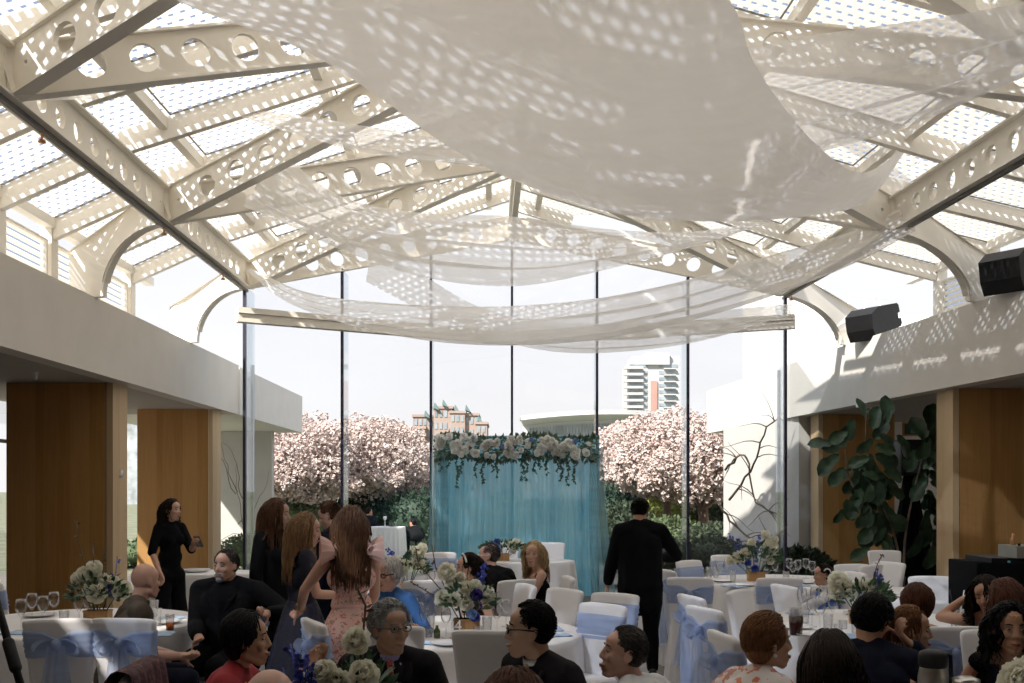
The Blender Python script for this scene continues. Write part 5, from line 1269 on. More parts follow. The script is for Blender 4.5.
def person(label, px, ytop, D, yaw, hy=None, pitch=0, tilt=0, sit=True, sk=SKF, hair='short', hm=H_DBR, top='tee', tm=BLKF, bottom=SUITB, w=1.0, fem=False, child=False, lh=None, rh=None, lean=None, side=0,
           q=.009, glasses=None, beard=None, shirt=None, tie=None, sleeve='long', chairlab=None, lips=None, hs=1.0, extra=None, dz=0, lpole=None, rpole=None, lcurl=.5, rcurl=.5, csash=True, skirt=None, cfirst=None, faceless=False):
    hy = yaw if hy is None else hy; H = .97 if fem else 1.0
    if child: H = .66; hs = .88
    ztop = CAMZ+(HY-ytop)*D/F; hc_w = V((X(px,D), D, ztop-.125*hs-(0 if hair == 'bald' else .012)))
    Rz = Matrix.Rotation(radians(yaw), 3, 'Z')
    if sit:
        hipz = .54 if not child else .50
        nz_ = hc_w.z-.138*hs; dzz = nz_-hipz; TL = .50*H
        if lean is None: lean = sqrt(max(.0004, TL*TL-dzz*dzz)) if dzz < TL else .02
        lean = min(lean, .34)
        headoff = V((side, lean+.035, hc_w.z))
    else:
        hipz = .55*hc_w.z; lean = lean or .0; nz_ = hc_w.z-.138*hs; headoff = V((side, lean+.03, hc_w.z))
    o2 = Rz@V((headoff.x, headoff.y, 0)); org = V((hc_w.x-o2.x, hc_w.y-o2.y, 0))
    e = empty('person', (org.x,org.y,0), radians(yaw), label, 'person')
    sw = (.160 if fem else .188)*w*H; bw = (.90 if fem else 1.0)*w*H
    hip = V((0,0,hipz)); neck = V((side,lean,nz_)); up = (neck-hip)
    P = lambda t, x=0, y=0: hip+up*t+V((x,y,0))
    hc = V((headoff.x, headoff.y, hc_w.z))
    M = Matrix.Translation(hc)@(Matrix.Rotation(radians(hy-yaw),4,'Z')@Matrix.Rotation(radians(-pitch),4,'X')@Matrix.Rotation(radians(tilt),4,'Y'))@Matrix.Diagonal((hs,hs,hs,1))
    SL = P(.915,-sw+.02,-.005); SR = P(.915,sw-.02,-.005)
    al, fl = .285*H*(.95 if fem else 1), .25*H*(.95 if fem else 1)
    if sit: dl, dr = V((-.17,.34,.66)), V((.17,.34,.66))
    else: dl, dr = V((-.27*w,.06,hipz-.08)), V((.27*w,.06,hipz-.08))
    lh_, rh_ = V(lh) if lh else dl, V(rh) if rh else dr
    EL, WL = limb2(SL, lh_, al, fl, V(lpole) if lpole else V((-.5,-.4,-1))); ER, WR = limb2(SR, rh_, al, fl, V(rpole) if rpole else V((.5,-.4,-1)))
    hx = .095*bw
    if sit:
        KL, KR = V((-.13,.43*H,.52)), V((.13,.43*H,.52)); AL, AR = V((-.14,.40*H,.09)), V((.14,.40*H,.09))
        HL, HR = V((-hx,.02,hipz-.02)), V((hx,.02,hipz-.02))
        if child: AL, AR = V((-.1,.32,.25)), V((.1,.32,.25))
    else:
        kz = hipz*.52; KL, KR = V((-.10,.02,kz)), V((.10,.015,kz)); AL, AR = V((-.11,-.02,.085)), V((.115,.0,.085)); HL, HR = V((-hx,0,hipz-.03)), V((hx,0,hipz-.03))
    ar = .86 if fem else 1.0; ar *= (.8 if child else 1)*(w**.5)
    def torso(b, o=0.0, lo=0.0):
        b.capsule(P(0,-.07*bw), .105*bw+o, P(0,.07*bw), .105*bw+o)
        b.capsule(P(0), .115*bw+o, P(.42), (.096 if fem else .110)*bw+o)
        b.capsule(P(.36,-(.045 if fem else .062)*bw), (.088 if fem else .098)*bw+o, P(.36,(.045 if fem else .062)*bw), (.088 if fem else .098)*bw+o); b.capsule(P(.70,-.07*bw,-.005), .094*bw+o, P(.70,.07*bw,-.005), .094*bw+o)
        b.capsule(P(.42), .105*bw+o, P(.80), .100*bw+o)
        b.capsule(P(.92,-sw+.045,-.012), .050*ar+o, P(.92,sw-.045,-.012), .050*ar+o)
        for sx in (-1, 1): b.capsule(P(1.02,sx*.02,-.015), .042*ar+o*.8, P(.93,sx*(sw-.06),-.012), .045*ar+o)
        b.capsule(P(.88,0,-.01), .075*bw+o, P(.98,0,-.005), .058*ar+o*.6)
        if fem:
            for sx in (-1, 1): b.ell(P(.68,sx*.065*bw,.075*bw), (.055*bw+o,.050*bw+o,.055*bw+o))
    def arm(b, S, E_, W_, o=0.0, f=1.0, cuff=.0):
        b.capsule(S, .050*ar+o, S.lerp(E_, min(.5,f)), .046*ar+o)
        if f > .45: b.capsule(S.lerp(E_, .5), .046*ar+o, E_, .038*ar+o)
        if f > 1: b.capsule(E_, .038*ar+o, E_.lerp(W_, .45), .037*ar+o+cuff); b.capsule(E_.lerp(W_, .45), .037*ar+o+cuff, E_.lerp(W_, f-1), .028*ar+o+cuff)
    def leg(b, H_, K_, A_, o=0.0, f=1.0, wide=0):
        b.capsule(H_, .085*bw+o, H_.lerp(K_,.5), .075*bw+o); b.capsule(H_.lerp(K_,.5), .075*bw+o, K_, .054*bw+o+wide)
        b.capsule(K_, .054*bw+o+wide, K_.lerp(A_,.35), .052*bw+o+wide); b.capsule(K_.lerp(A_,.35), .052*bw+o+wide, K_.lerp(A_,f), .036*bw+o+wide*1.6)
    b = MB(); torso(b, -.006)
    b.capsule(P(.96,0,-.005), .056*ar, M@V((0,-.018,-.055)), .052*ar*(.92 if fem else 1))
    head_blobs(b, M, hs, fem or child)
    arm(b, SL, EL, WL, 0, 2); arm(b, SR, ER, WR, 0, 2); leg(b, HL, KL, AL); leg(b, HR, KR, AR)
    for A_, sx in ((AL,-1),(AR,1)):
        b.capsule(A_+V((0,-.02,-.04)), .033, A_+V((sx*.02,.13,-.055)), .026)
    for E_, W_, sx, cu in ((EL,WL,-1,lcurl),(ER,WR,1,rcurl)):
        d = (W_-E_).normalized(); n = V((-sx*.6,0,-.8)) if abs(d.z) < .8 else V((-sx,0,0)); hand(b, W_, d, n, sx*1.0, cu, .92 if fem else (.72 if child else 1.0))
    body = b.build('body', sk, e); remesh(body, q, 3, .45)
    # face
    if not faceless:
        for sx in (-1, 1):
            b = MB(); b.ell((sx*.030,.0790,.006), (.0135,.0085,.0058), n=10, m=8, M=M); b.cur = 1; b.ell((sx*.030,.0842,.006), (.0058,.0045,.0052), n=8, m=6, M=M); b.build('eye', [EYEW, IRIS], e)
            b = MB(); b.tube([M@V((sx*.014,.0875,.027)), M@V((sx*.030,.0865,.031)), M@V((sx*.046,.076,.027))], [.0026,.0036,.002], 6); b.build('eyebrow', hm if hair != 'bald' else H_DBR, e)
        b = MB()
        sm = .004 if fem else .001
        for zz, yy, rr in ((-.0595,.0975,.0042),(-.0665,.0955,.0052)):
            b.tube([M@V((-.024,.084,-.062+sm)), M@V((-.011,yy,zz)), M@V((0,yy+.002,zz-.001)), M@V((.011,yy,zz)), M@V((.024,.084,-.062+sm))], [.001,rr*.9,rr,rr*.9,.001], 6)
        b.build('lips', lips or LIP, e)
    # hair
    rnd = random.Random(int(px*7+ytop)); bodyE = [(P(.72,0,0), (.17*bw,.125*bw,.30)), (P(.9), (sw+.03,.09,.075))]
    mult = 1.5 if D < 5.5 else (1.0 if D < 9.5 else .5)
    if hair != 'bald':
        b = MB()
        if hair in ('short', 'thick', 'balding'):
            sc = {'short': 1.0, 'thick': 1.06, 'balding': .985}[hair]
            if hair != 'balding': b.ell((0,-.015,.037), (.0785*sc,.084*sc,.0880*sc), n=20, m=12, M=M)
            b.ell((0,-.036,.000), (.0782*sc,.060*sc,.064*sc), n=18, m=10, M=M)
            strands(b, M, int(520*mult), .034 if hair != 'thick' else .05, rnd, r=.0046, comb=(.15,-.8,.0), grav=.15, front=.62, zmin=-.55, wave=.12, vol=sc*.985, up=.6, hug=.05)
        elif hair in ('long', 'wavy', 'curly'):
            b.ell((0,-.014,.035), (.081,.088,.090), n=20, m=12, M=M); b.ell((0,-.040,-.03), (.074,.056,.085), n=18, m=10, M=M)
            ln = {'long': .40, 'wavy': .30, 'curly': .36}[hair]
            strands(b, M, int(520*mult), ln, rnd, r=.0058, comb=(0,-.45,0), grav=.30, wave={'long':.10,'wavy':.35,'curly':.6}[hair], front=.42, body=bodyE, zmin=-.45, vol=1.0+(.06 if hair == 'curly' else 0))
        elif hair in ('bob', 'puffy'):
            k = 1.05 if hair == 'bob' else 1.10
            b.ell((0,-.018,.034), (.082*k,.088*k,.088*k), n=20, m=12, M=M); b.ell((0,-.042,-.02), (.077*k,.057*k,.072*k), n=18, m=10, M=M)
            strands(b, M, int(520*mult), .13 if hair == 'bob' else .085, rnd, r=.0058, comb=(0,-.5 if hair == 'bob' else -.9,.1), grav=.28 if hair == 'bob' else .2, front=.60, zmin=-.4, vol=k, wave=.10, hug=.05, xlim=.085)
        elif hair == 'updo':
            b.ell((0,-.015,.033), (.081,.088,.089), n=20, m=12, M=M); b.ell((0,-.05,-.01), (.072,.058,.065), n=16, m=10, M=M)
            strands(b, M, int(360*mult), .15, rnd, r=.005, hug=.05, comb=(0,-.8,0), grav=.1, front=.6, zmin=-.3, pull=(0,-.12,-.03))
            b.ell((0,-.115,-.03), (.045,.04,.045), n=14, m=8, M=M)
            strands(b, M, int(120*mult), .26, rnd, r=.006, comb=(0,-1,0), grav=.35, front=-.75, zmin=-.5, wave=.3, body=bodyE)
        b.build('hair', hm, e)
    if beard is not None:
        b = MB(); b.ell((0,.070,-.098), (.030,.026,.022), M=M); b.tube([M@V((-.026,.088,-.056)),M@V((0,.101,-.050)),M@V((.026,.088,-.056))], [.004,.006,.004], 6)
        b.tube([M@V((-.028,.086,-.058)),M@V((-.030,.078,-.085))], .007, 6); b.tube([M@V((.028,.086,-.058)),M@V((.030,.078,-.085))], .007, 6)
        b.build('beard', beard, e)
    if glasses is not None:
        b = MB()
        for sx in (-1, 1):
            b.tube([M@V((sx*.031+.021*cos(a), .100-.006*abs(cos(a)), .005+.0135*sin(a))) for a in [2*pi*k/14 for k in range(15)]], .0026 if glasses is not BLACK else .0036, 5)
            b.tube([M@V((sx*.052,.094,.010)), M@V((sx*.077,.05,.012)), M@V((sx*.083,-.01,.006))], .0026 if glasses is not BLACK else .0036, 5)
        b.tube([M@V((-.010,.100,.006)), M@V((0,.102,.009)), M@V((.010,.100,.006))], .0026, 5); g_ = b.build('glasses', glasses, e)
        b = MB()
        for sx in (-1, 1): b.add([M@V((sx*.031+.019*cos(2*pi*k/14), .098, .005+.012*sin(2*pi*k/14))) for k in range(14)], [tuple(range(14))])
        b.build('lens', GLASS, g_)
    # clothes
    cq = max(.009, q*1.15)
    if top in ('suit', 'blazer'):
        b = MB(); torso(b, .020)
        if not sit:
            for sx in (-1, 1): b.capsule(P(.7,sx*.075*bw), .110*bw, P(-.30,sx*.065*bw), .122*bw)
        b.capsule(P(-.02,-.07*bw), .120*bw, P(-.02,.07*bw), .120*bw)
        arm(b, SL, EL, WL, .017, 1.86, .006); arm(b, SR, ER, WR, .017, 1.86, .006)
        for S_, sx in ((SL,-1),(SR,1)): b.capsule(S_+V((-sx*.03,0,.008)), .056*ar, S_+V((sx*.008,0,.004)), .056*ar)
        j = b.build('jacket', tm, e); remesh(j, cq, 3)
        if shirt:
            R_ = .094*bw+.0225
            b = MB()
            def sf(u, v):
                z = .97-.42*u; ww = (.060*(1-u)+.006)*w; xx = (v-.5)*2*ww; rr = .094*bw+.024 if z < .8 else lerp(.094*bw+.024, .066, (z-.8)/.17)
                return P(z, xx, -.008+sqrt(max(1e-5, rr*rr-xx*xx*.5)))
            b.grid(sf, 10, 8); b.build('shirt_front', shirt, e)
            nb_ = P(.985,0,-.004)
            b = MB(); b.lathe([(.062*ar,-.012),(.064*ar,.018),(.060*ar,.040),(.057*ar,.040),(.059*ar,.01)], n=24, M=Matrix.Translation(nb_)@Matrix.Rotation(radians(-14),4,'X')); b.build('collar', shirt, e)
            b = MB()
            for sx in (-1, 1):
                pts_ = []
                for k in range(8):
                    u = k/7; p = sf(u, .5+.5*sx*1.05); pts_.append(p+V((sx*.004,.007,0)))
                n_ = len(pts_); outer = [p+V((sx*(.012+.040*sin(pi*min(1,(k/7)*1.1+.05))*.9), -.006, .008)) for k, p in enumerate(pts_)]
                b.add(pts_+outer, [(k,k+1,n_+k+1,n_+k) for k in range(n_-1)])
            l_ = b.build('lapel', tm, e); so_ = l_.modifiers.new('t', 'SOLIDIFY'); so_.thickness = .006; so_.offset = 0
            if tie:
                b = MB(); kn = sf(.02,.5)+V((0,.010,0)); b.ell(kn, (.016,.012,.020))
                tp = [sf(u,.5)+V((0,.010,0)) for u in (.05,.3,.6,.95)]; vs = []
                for p, ww in zip(tp, (.011,.018,.026,.032)): vs += [p-V((ww,0,0)), p+V((0,.004,0)), p+V((ww,0,0))]
                b.add(vs, [(i*3+k,i*3+k+1,i*3+k+4,i*3+k+3) for i in range(3) for k in range(2)]); b.build('tie', tie, e)
    elif top in ('tee', 'shirt', 'polo'):
        b = MB(); torso(b, .016); f = {'cap': .30, 'long': 1.88, 'short': .55, 'elbow': 1.05}[sleeve]
        arm(b, SL, EL, WL, .014, f, .004); arm(b, SR, ER, WR, .014, f, .004); o_ = b.build('shirt', tm, e); remesh(o_, cq, 3)
        if top in ('shirt', 'polo'):
            b = MB(); b.lathe([(.064*ar,-.012),(.068*ar,.016),(.062*ar,.036),(.058*ar,.036),(.060*ar,.01)], n=24, M=Matrix.Translation(P(.985,0,-.004))@Matrix.Rotation(radians(-14),4,'X')); b.build('collar', tm, e)
    elif top in ('dress', 'strap'):
        b = MB()
        b.capsule(P(0,-.07*bw), .118*bw, P(0,.07*bw), .118*bw); b.capsule(P(0), .128*bw, P(.42), .108*bw); b.capsule(P(.36,-.045*bw), .100*bw, P(.36,.045*bw), .100*bw)
        b.capsule(P(.66,-.07*bw,-.005), .104*bw, P(.66,.07*bw,-.005), .104*bw); b.capsule(P(.4), .112*bw, P(.70), .108*bw)
        for sx in (-1, 1): b.ell(P(.68,sx*.065*bw,.075*bw), (.066*bw,.058*bw,.060*bw))
        if top == 'dress':
            b.capsule(P(.86,-sw+.06,-.01), .062*ar, P(.86,sw-.06,-.01), .062*ar)
            if sleeve == 'short':
                arm(b, SL, EL, WL, .014, .4); arm(b, SR, ER, WR, .014, .4)
        o_ = b.build('dress', tm, e); remesh(o_, cq, 3)
        if top == 'strap':
            b = MB()
            for sx in (-1, 1): b.tube([P(.76,sx*.075,.085), P(.97,sx*.085,.03), P(.97,sx*.085,-.05), P(.75,sx*.075,-.10)], .010, 6)
            b.build('strap', tm, e)
    if skirt:
        b = MB(); rings = []; zb = skirt[0]; fl_ = skirt[1]; m_ = 96
        for i in range(14):
            t = i/13; z = lerp(hipz+up.z*.34, zb, t); r_ = lerp(.115*bw, fl_, t**.8); am = .014*t
            rings.append([V(((r_*1.12+am*sin(13*2*pi*k/m_+sin(3*2*pi*k/m_)))*cos(2*pi*k/m_), (r_*.95+am*sin(13*2*pi*k/m_+sin(3*2*pi*k/m_)))*sin(2*pi*k/m_), z)) for k in range(m_)])
        b.loft(rings, True, False, False); b.build('skirt', tm, e)
    if bottom is not None and not skirt:
        b = MB(); b.capsule(P(-.02,-.07*bw), .116*bw, P(-.02,.07*bw), .116*bw); wd = .03 if (fem and not sit) else 0
        leg(b, HL, KL, AL, .014, 1.0, wd); leg(b, HR, KR, AR, .014, 1.0, wd); o_ = b.build('trousers', bottom, e); remesh(o_, cq, 3)
    b = MB()
    for A_, sx in ((AL,-1),(AR,1)):
        b.capsule(A_+V((0,-.035,-.042)), .040, A_+V((sx*.02,.14,-.050)), .034); b.capsule(A_+V((0,-.03,-.03)), .040, A_+V((0,0,.0)), .042)
    sh_ = b.build('shoes', SHOE, e); remesh(sh_, .012, 2)
    if extra: extra(e, M, P, dict(WL=WL, WR=WR, EL=EL, ER=ER, SL=SL, SR=SR, sw=sw, bw=bw, hipz=hipz, up=up))
    if chairlab:
        c_ = chair((org.x, org.y), yaw, chairlab, csash)
    return e
def ex_phone(e, M, P, d):
    b = MB(); p = d['WL']; T = Matrix.Translation(p+V((0.01,.09,.03)))@Matrix.Rotation(.6,4,'X'); b.box((-.035,-.004,-.06),(.035,.004,.07), T)
    b.build('phone', BLACK, e, smooth=False)
def ex_ruffle(e, M, P, d):
    for sx in (-1, 1):
        b = MB()
        def fn(u, v):
            a = lerp(-1.9, 1.9, u); base = P(.93, sx*(d['sw']-.055), 0)+V((0, sin(a)*.080, cos(a)*.062))
            return base+V((sx*.85, .45*sin(a), .55*cos(a)))*(.105*v)+V((0,0,.016*sin(u*52)*v-.02*v*v))
        b.grid(fn, 90, 8); b.build('shoulder_ruffle', PINKR, e)
        b = MB()
        def fn2(u, v):
            a = lerp(-1.7, 1.7, u); base = P(.95, sx*(d['sw']-.085), 0)+V((0, sin(a)*.078, cos(a)*.060))
            return base+V((sx*.45, .35*sin(a), .95*cos(a)))*(.075*v)+V((sx*.010*sin(u*46+1)*v,0,0))
        b.grid(fn2, 80, 6); b.build('shoulder_ruffle', PINKR, e)
    b = MB(); b.lathe([(.118*d['bw'],-.01),(.121*d['bw'],0),(.118*d['bw'],.012)], n=40, M=Matrix.Translation(P(.36))@Matrix.Diagonal((1.2,.95,1,1))); b.build('waistband', PINKR, e)
    b = MB(); p = d['WL']; b.tube([p+V((.031*cos(a),.0,.031*sin(a)))+V((0,-.02,.01)) for a in [2*pi*k/16 for k in range(17)]], .004, 5); b.build('bracelet', GOLD, e)
def ex_headpiece(e, M, P, d):
    b = MB()
    for k in range(16):
        a = lerp(-1.2,1.2,k/15); p = V((.086*sin(a)*1.0, .045-.02*abs(a), .024+.098*cos(a)*.93)); b.ell(M@p, (.009,.009,.009), n=8, m=6)
    b.build('flower_headpiece', PETALW, e)
def ex_pearls(e, M, P, d):
    b = MB()
    for k in range(28): a = 2*pi*k/28; b.ell(P(.935, .078*cos(a), .01+.075*sin(a))+V((0,0,-.02*sin(a))), (.006,.006,.006), n=6, m=4)
    b.build('necklace', GOLD, e)
def ex_gold(e, M, P, d):
    b = MB(); b.tube([P(.93,.075*cos(a),.015+.08*sin(a))+V((0,0,-.035*sin(a))) for a in [2*pi*k/24 for k in range(25)]], .003, 5); b.build('necklace', GOLD, e)
def ex_earring(e, M, P, d):
    for sx in (-1, 1): b = MB(); b.ell(M@V((sx*.080,.0,-.045)), (.009,.009,.009), n=10, m=8); b.build('pearl_earring', PORCELAIN, e)
def ex_scarf(e, M, P, d):
    b = MB(); rings = []
    for z, r in ((.78,.135),(.86,.130),(.92,.112),(.97,.088),(1.02,.078)):
        rings.append([P(z, r*1.25*cos(2*pi*k/48)*(1+.03*sin(9*2*pi*k/48)), r*.95*sin(2*pi*k/48)*(1+.04*sin(7*2*pi*k/48+z*9))) for k in range(48)])
    b.loft(rings, True, False, False); b.build('scarf', CORAL, e); ex_earring(e, M, P, d)
def ex_tiara(e, M, P, d):
    b = MB()
    for k in range(7): b.ell(M@V(((k-3)*.008,.092-.004*abs(k-3),.070-.008*(k%2))), (.004,.004,.006), n=6, m=4)
    b.build('forehead_ornament', GOLD, e); ex_gold(e, M, P, d)
def ex_boy(e, M, P, d):
    b = MB(); r = d['bw']
    b.capsule(P(0,-.05*r), .150*r, P(0,.05*r), .150*r); b.capsule(P(.1), .155*r, P(.62), .150*r); b.capsule(P(.70,-.08*r), .138*r, P(.70,.08*r), .138*r)
    o_ = b.build('vest', VESTB, e); remesh(o_, .011, 3)
    b = MB(); k = P(.93,0,.075)
    for sx in (-1,1): b.ell(k+V((sx*.028,0.005,0)), (.024,.010,.016), n=10, m=6)
    b.ell(k, (.008,.012,.009), n=8, m=6); b.build('bow_tie', BLKF, e)
    b = MB()
    for i in range(8): a = lerp(.2,2.4,i/7); b.ell(M@V((-.083,-.02-.04*cos(a), .02+.05*sin(a))), (.007,.008,.008), n=8, m=6)
    b.build('flower_headpiece', PETALW, e)
def ex_watch(e, M, P, d):
    p = d['WL']; dr = (d['EL']-p).normalized(); b = MB(); b.capsule(p+dr*.02, .035, p+dr*.045, .036); b.build('watch', STEEL, e)
# ---- standing group and the left table
person('standing woman in black top and trousers holding a phone before the far left column', 172, 497, 10.5, -125, hy=-112, sit=False, sk=SKF, hair='wavy', hm=H_DBR, top='tee', sleeve='short', tm=BLKF, bottom=BLKF, fem=True, q=.010,
       rh=(.20,.10,.90), rpole=(1,-1,0), lh=(-.10,.26,1.18), lpole=(-.6,-.3,-1), extra=ex_phone)
person('seated bald man in an olive polo seen from behind at the left table', 145, 562, 6.5, -62, hy=-40, sk=SKP, hair='bald', top='polo', sleeve='short', tm=OLIVE, bottom=NAVY, q=.008, lh=(-.02,.36,.66), rh=(.04,.38,.66), w=1.05, faceless=False)
person('seated heavy-set man with grey goatee in an open black jacket', 226, 547, 7.3, 168, hy=158, sk=SKP, hair='short', hm=H_SP, beard=H_GR, top='suit', tm=SUITB, shirt=NAVY, bottom=BLKF, w=1.34, q=.009, rh=(.05,.36,.72), lh=(-.42,.24,.88), lpole=(-1,-.5,-.7), lcurl=.9,
       chairlab='grey white chair under the heavy-set man in the open black jacket', extra=ex_watch)
person('standing woman with long brown hair in a black blazer', 277, 496, 7.7, -118, hy=-95, pitch=8, sit=False, sk=SKF, hair='long', hm=H_BR, top='blazer', tm=BLKF, bottom=BLKF, fem=True, q=.009, lips=LIP)
person('standing woman with straight light brown hair in a navy lace dress', 306, 510, 6.95, -62, hy=-80, pitch=10, sit=False, sk=SKF, hair='long', hm=H_LBR, top='dress', sleeve='short', tm=LACE, skirt=(.28,.30), fem=True, q=.008, rh=(.14,.26,1.02), rpole=(.6,-.6,-1), lh=(-.2,.15,.85))
person('short-haired young man looking down behind the woman in pink', 330, 499, 8.3, 75, hy=82, pitch=24, sit=False, sk=SKP, hair='short', hm=H_BR, top='suit', tm=NAVY, bottom=NAVY, q=.010, rh=(.10,.30,1.02), lh=(-.1,.32,1.0))
person('woman in a pale pink floral dress with ruffled shoulders, back to the camera', 351, 503, 6.2, 14, hy=8, sit=False, sk=SKF, hair='long', hm=H_BR, top='strap', tm=PINK, skirt=(.10,.36), fem=True, q=.007, lh=(-.30,.24,1.00), lpole=(-.8,-.6,-.6), rh=(.13,.26,.98), rpole=(.15,-.3,-1), extra=ex_ruffle, w=1.0, lcurl=1.1)
person('elderly white-haired woman in glasses and a blue blouse', 388, 555, 7.05, 160, hy=150, pitch=5, sk=SKF, hair='bob', hm=H_WH, top='tee', sleeve='long', tm=BLUET, bottom=NAVY, fem=True, q=.009, glasses=BLACK, lh=(-.32,.30,.80), rh=(.1,.33,.72))
person('woman with a short black bob in a red top, hands raised', 246, 608, 4.35, -88, hy=-84, sk=SKM, hair='bob', hm=H_BLK, top='tee', sleeve='cap', tm=RED, bottom=BLKF, fem=True, q=.0065, rh=(.07,.44,.93), lh=(-.05,.46,.95), rpole=(.4,-.2,-1), lpole=(-.4,-.2,-1), lcurl=.25, rcurl=.25, extra=ex_pearls, w=1.12,
       chairlab='chair draped with a plum shawl behind the woman in red', csash=False, lean=.16)
person('bald crown of a seated man at the bottom edge, left of the cream peonies', 270, 666, 2.85, 5, sk=SKP, hair='bald', top='shirt', tm=NAVY, q=.0065, faceless=False)
# ---- tables in the middle
person('grey-haired man in glasses with lilac shirt and red patterned tie', 390, 597, 4.45, -172, hy=-142, sk=SKT, hair='thick', hm=H_GR, top='suit', tm=CHAR, shirt=PSH, tie=TIER, bottom=CHAR, q=.0065, glasses=GASKET, lh=(-.12,.30,.78), rh=(.12,.30,.78))
person('woman with brown updo and flowered headpiece in profile behind the peonies', 468, 551, 8.15, 110, hy=98, sk=SKF, hair='updo', hm=H_DBR, top='strap', tm=BROWNF, bottom=BROWNF, fem=True, q=.009, extra=ex_headpiece, chairlab='white chair behind the woman with the flowered headpiece', csash=False)
person('balding grey-haired man in white-framed glasses and black jacket', 489, 541, 9.15, 34, hy=84, sk=SKP, hair='balding', hm=H_SP, top='suit', tm=SUITB, bottom=SUITB, q=.010, glasses=PORCELAIN, chairlab='grey shaded chair under the balding man in the black jacket', csash=False)
person('long-haired blonde woman in a black sleeveless dress smiling at the camera', 534, 539, 9.0, 100, hy=160, sk=SKF, hair='wavy', hm=H_BLD, top='dress', sleeve='none', tm=BLKF, bottom=BLKF, fem=True, q=.009, lh=(-.05,.30,.62), rh=(.05,.30,.62), chairlab='white chair under the blonde woman in black', csash=False, extra=ex_gold)
person('man in thick black glasses and dark suit, in left profile', 531, 597, 4.3, 128, hy=92, sk=SKT, hair='short', hm=H_BLK, top='suit', tm=CHAR, shirt=WSH, tie=TIEB, bottom=CHAR, q=.0065, glasses=BLACK, w=1.05, hs=1.04)
person('red-brown crown of hair at the bottom edge below the man in black glasses', 514, 664, 2.6, 0, sk=SKF, hair='bob', hm=H_AUB, top='tee', sleeve='short', tm=GREENF, fem=True, q=.008)
person('dark-haired man in a white shirt, in left profile near the bottom centre', 624, 622, 4.4, 58, hy=96, pitch=-8, sk=SKP, hair='short', hm=H_SP, top='shirt', sleeve='long', tm=WSH, bottom=CHAR, q=.0065, hs=1.0)
person('standing waiter in a black suit with his back to the camera', 640, 496, 9.4, -4, hy=-22, pitch=12, sit=False, sk=SKM, hair='short', hm=H_BLK, top='suit', tm=SUITB, bottom=SUITB, w=1.12, q=.009, rh=(.24,.26,1.10), rpole=(.9,-.3,-1), lh=(-.30,.10,.86))
# ---- right side
person('auburn short-haired woman in a white and coral patterned scarf', 768, 611, 4.6, -55, hy=-82, sk=SKM, hair='puffy', hm=H_COP, top='tee', sleeve='long', tm=CORAL, bottom=BROWNF, fem=True, q=.0065, extra=ex_scarf, lips=LIPR, hs=1.06)
person('woman with long straight dark hair seen from behind, bottom right of centre', 829, 625, 3.75, 4, sk=SKM, hair='long', hm=H_DBR, top='tee', sleeve='short', tm=BROWNF, bottom=BLKF, fem=True, q=.008)
person('little boy in a royal blue vest with flowers at his ear', 823, 562, 9.5, 100, hy=92, pitch=5, sk=SKM, hair='short', hm=H_DBR, top='shirt', sleeve='long', tm=WSH, bottom=NAVY, child=True, lean=.03, q=.009, extra=ex_boy, chairlab='white chair under the little boy in the blue vest')
person('dark-haired man in a navy suit leaning in with hand at his cheek', 872, 591, 4.75, -28, hy=-52, pitch=12, tilt=10, sk=SKM, hair='thick', hm=H_BLK, top='suit', tm=NAVY, bottom=NAVY, q=.0065, rh=(.16,.30,1.02), rpole=(.5,.2,-1), lean=.22, rcurl=.9, lh=(-.1,.36,.76))
person('smiling auburn-haired woman in right profile beside the man in navy', 910, 603, 5.05, -70, hy=-104, pitch=3, sk=SKM, hair='updo', hm=H_COP, top='strap', tm=SPARK, bottom=NAVY, fem=True, q=.0065, lips=LIPR)
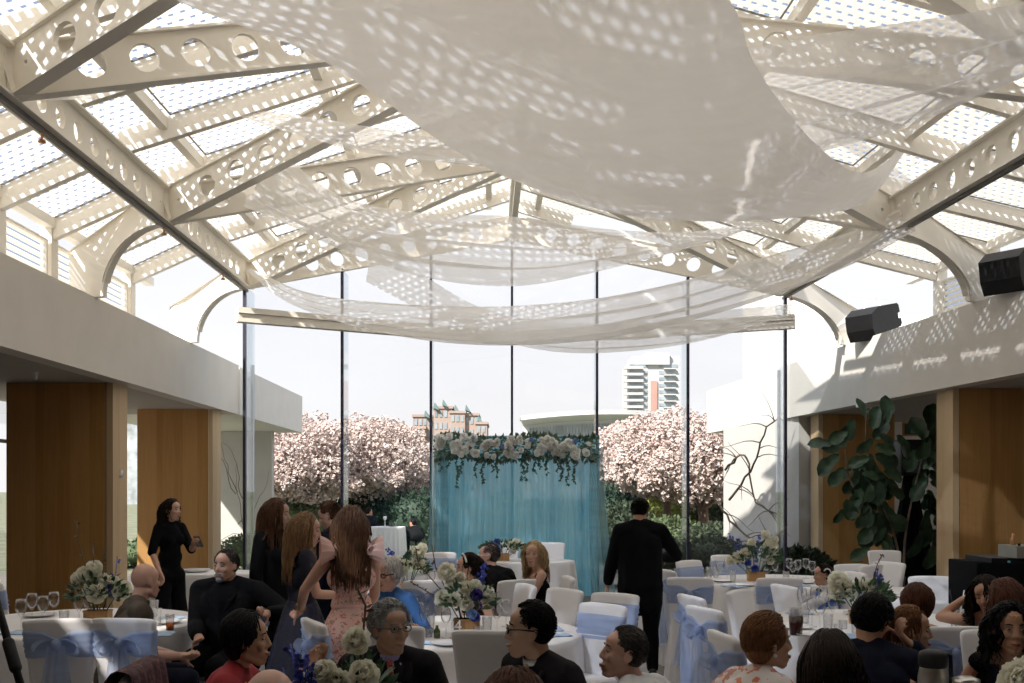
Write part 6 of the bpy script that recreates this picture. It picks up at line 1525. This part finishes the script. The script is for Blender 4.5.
person('woman with short auburn hair and bare back, in front of the draped stand', 917, 582, 6.2, -14, hy=-10, side=-.17, w=1.15, sk=SKM, hair='puffy', hm=H_AUB, top='strap', tm=BROWNF, bottom=BROWNF, fem=True, q=.009, rh=(.34,.30,.80), rpole=(.8,-.2,-1))
person('dark-haired woman resting her head on her raised hand', 987, 573, 6.3, 150, hy=142, tilt=12, pitch=10, sk=SKM, hair='wavy', hm=H_DBR, top='strap', tm=BLKF, bottom=BLKF, fem=True, q=.009, rh=(.15,.13,1.04), rpole=(.6,.3,-1.6), rcurl=.3)
person('woman with long auburn-brown hair seen from behind near the right edge', 1004, 575, 5.85, 30, hy=24, sk=SKM, hair='long', hm=H_AUB, top='tee', sleeve='short', tm=BLKF, bottom=BLKF, fem=True, q=.009)
person('smiling woman with black curls in a sequinned navy dress at the right edge', 1011, 600, 5.0, 158, hy=168, sk=SKM, hair='curly', hm=H_BLK, top='dress', sleeve='none', tm=SPARK, bottom=NAVY, fem=True, q=.0065, extra=ex_tiara, lips=LIPR, rh=(.2,.32,.76), hs=1.05,
       chairlab='white chair back beside the curly-haired woman in sequins', csash=False)
# ---- outdoors
person('small figure in a black suit seated outdoors beside the backdrop', 413, 518, 26.5, 20, hy=60, sk=SKM, hair='short', hm=H_BLK, top='suit', tm=SUITB, shirt=WSH, bottom=SUITB, q=.02, w=1.1)
person('small figure in dark clothes outdoors left of the small white table', 369, 507, 27.0, -20, hy=-60, sk=SKM, hair='short', hm=H_BLK, top='suit', tm=NAVY, bottom=NAVY, q=.02)
# shawl over the red woman's chair
b = MB()
SHP = [V((0,-.195,.80)),V((0,-.215,.93)),V((0,-.240,.992)),V((0,-.318,.990)),V((0,-.325,.88)),V((0,-.318,.72)),V((0,-.30,.55))]
def shawl(u, v):
    p = catmull(SHP, v); return V(((u-.5)*.43, p.y-.010*abs(sin(u*15+v*3))*(1 if v > .5 else -1), p.z+.015*sin(u*9)*(abs(v-.4))))
b.grid(shawl, 30, 16)
for o in [o for o in bpy.data.objects if o.get('label','').startswith('chair draped with a plum shawl')]:
    s_ = b.build('shawl', PLAID); s_.location = o.location; s_.rotation_euler = o.rotation_euler; tag(s_, 'plum patterned shawl hanging over the chair behind the woman in red', 'shawl')
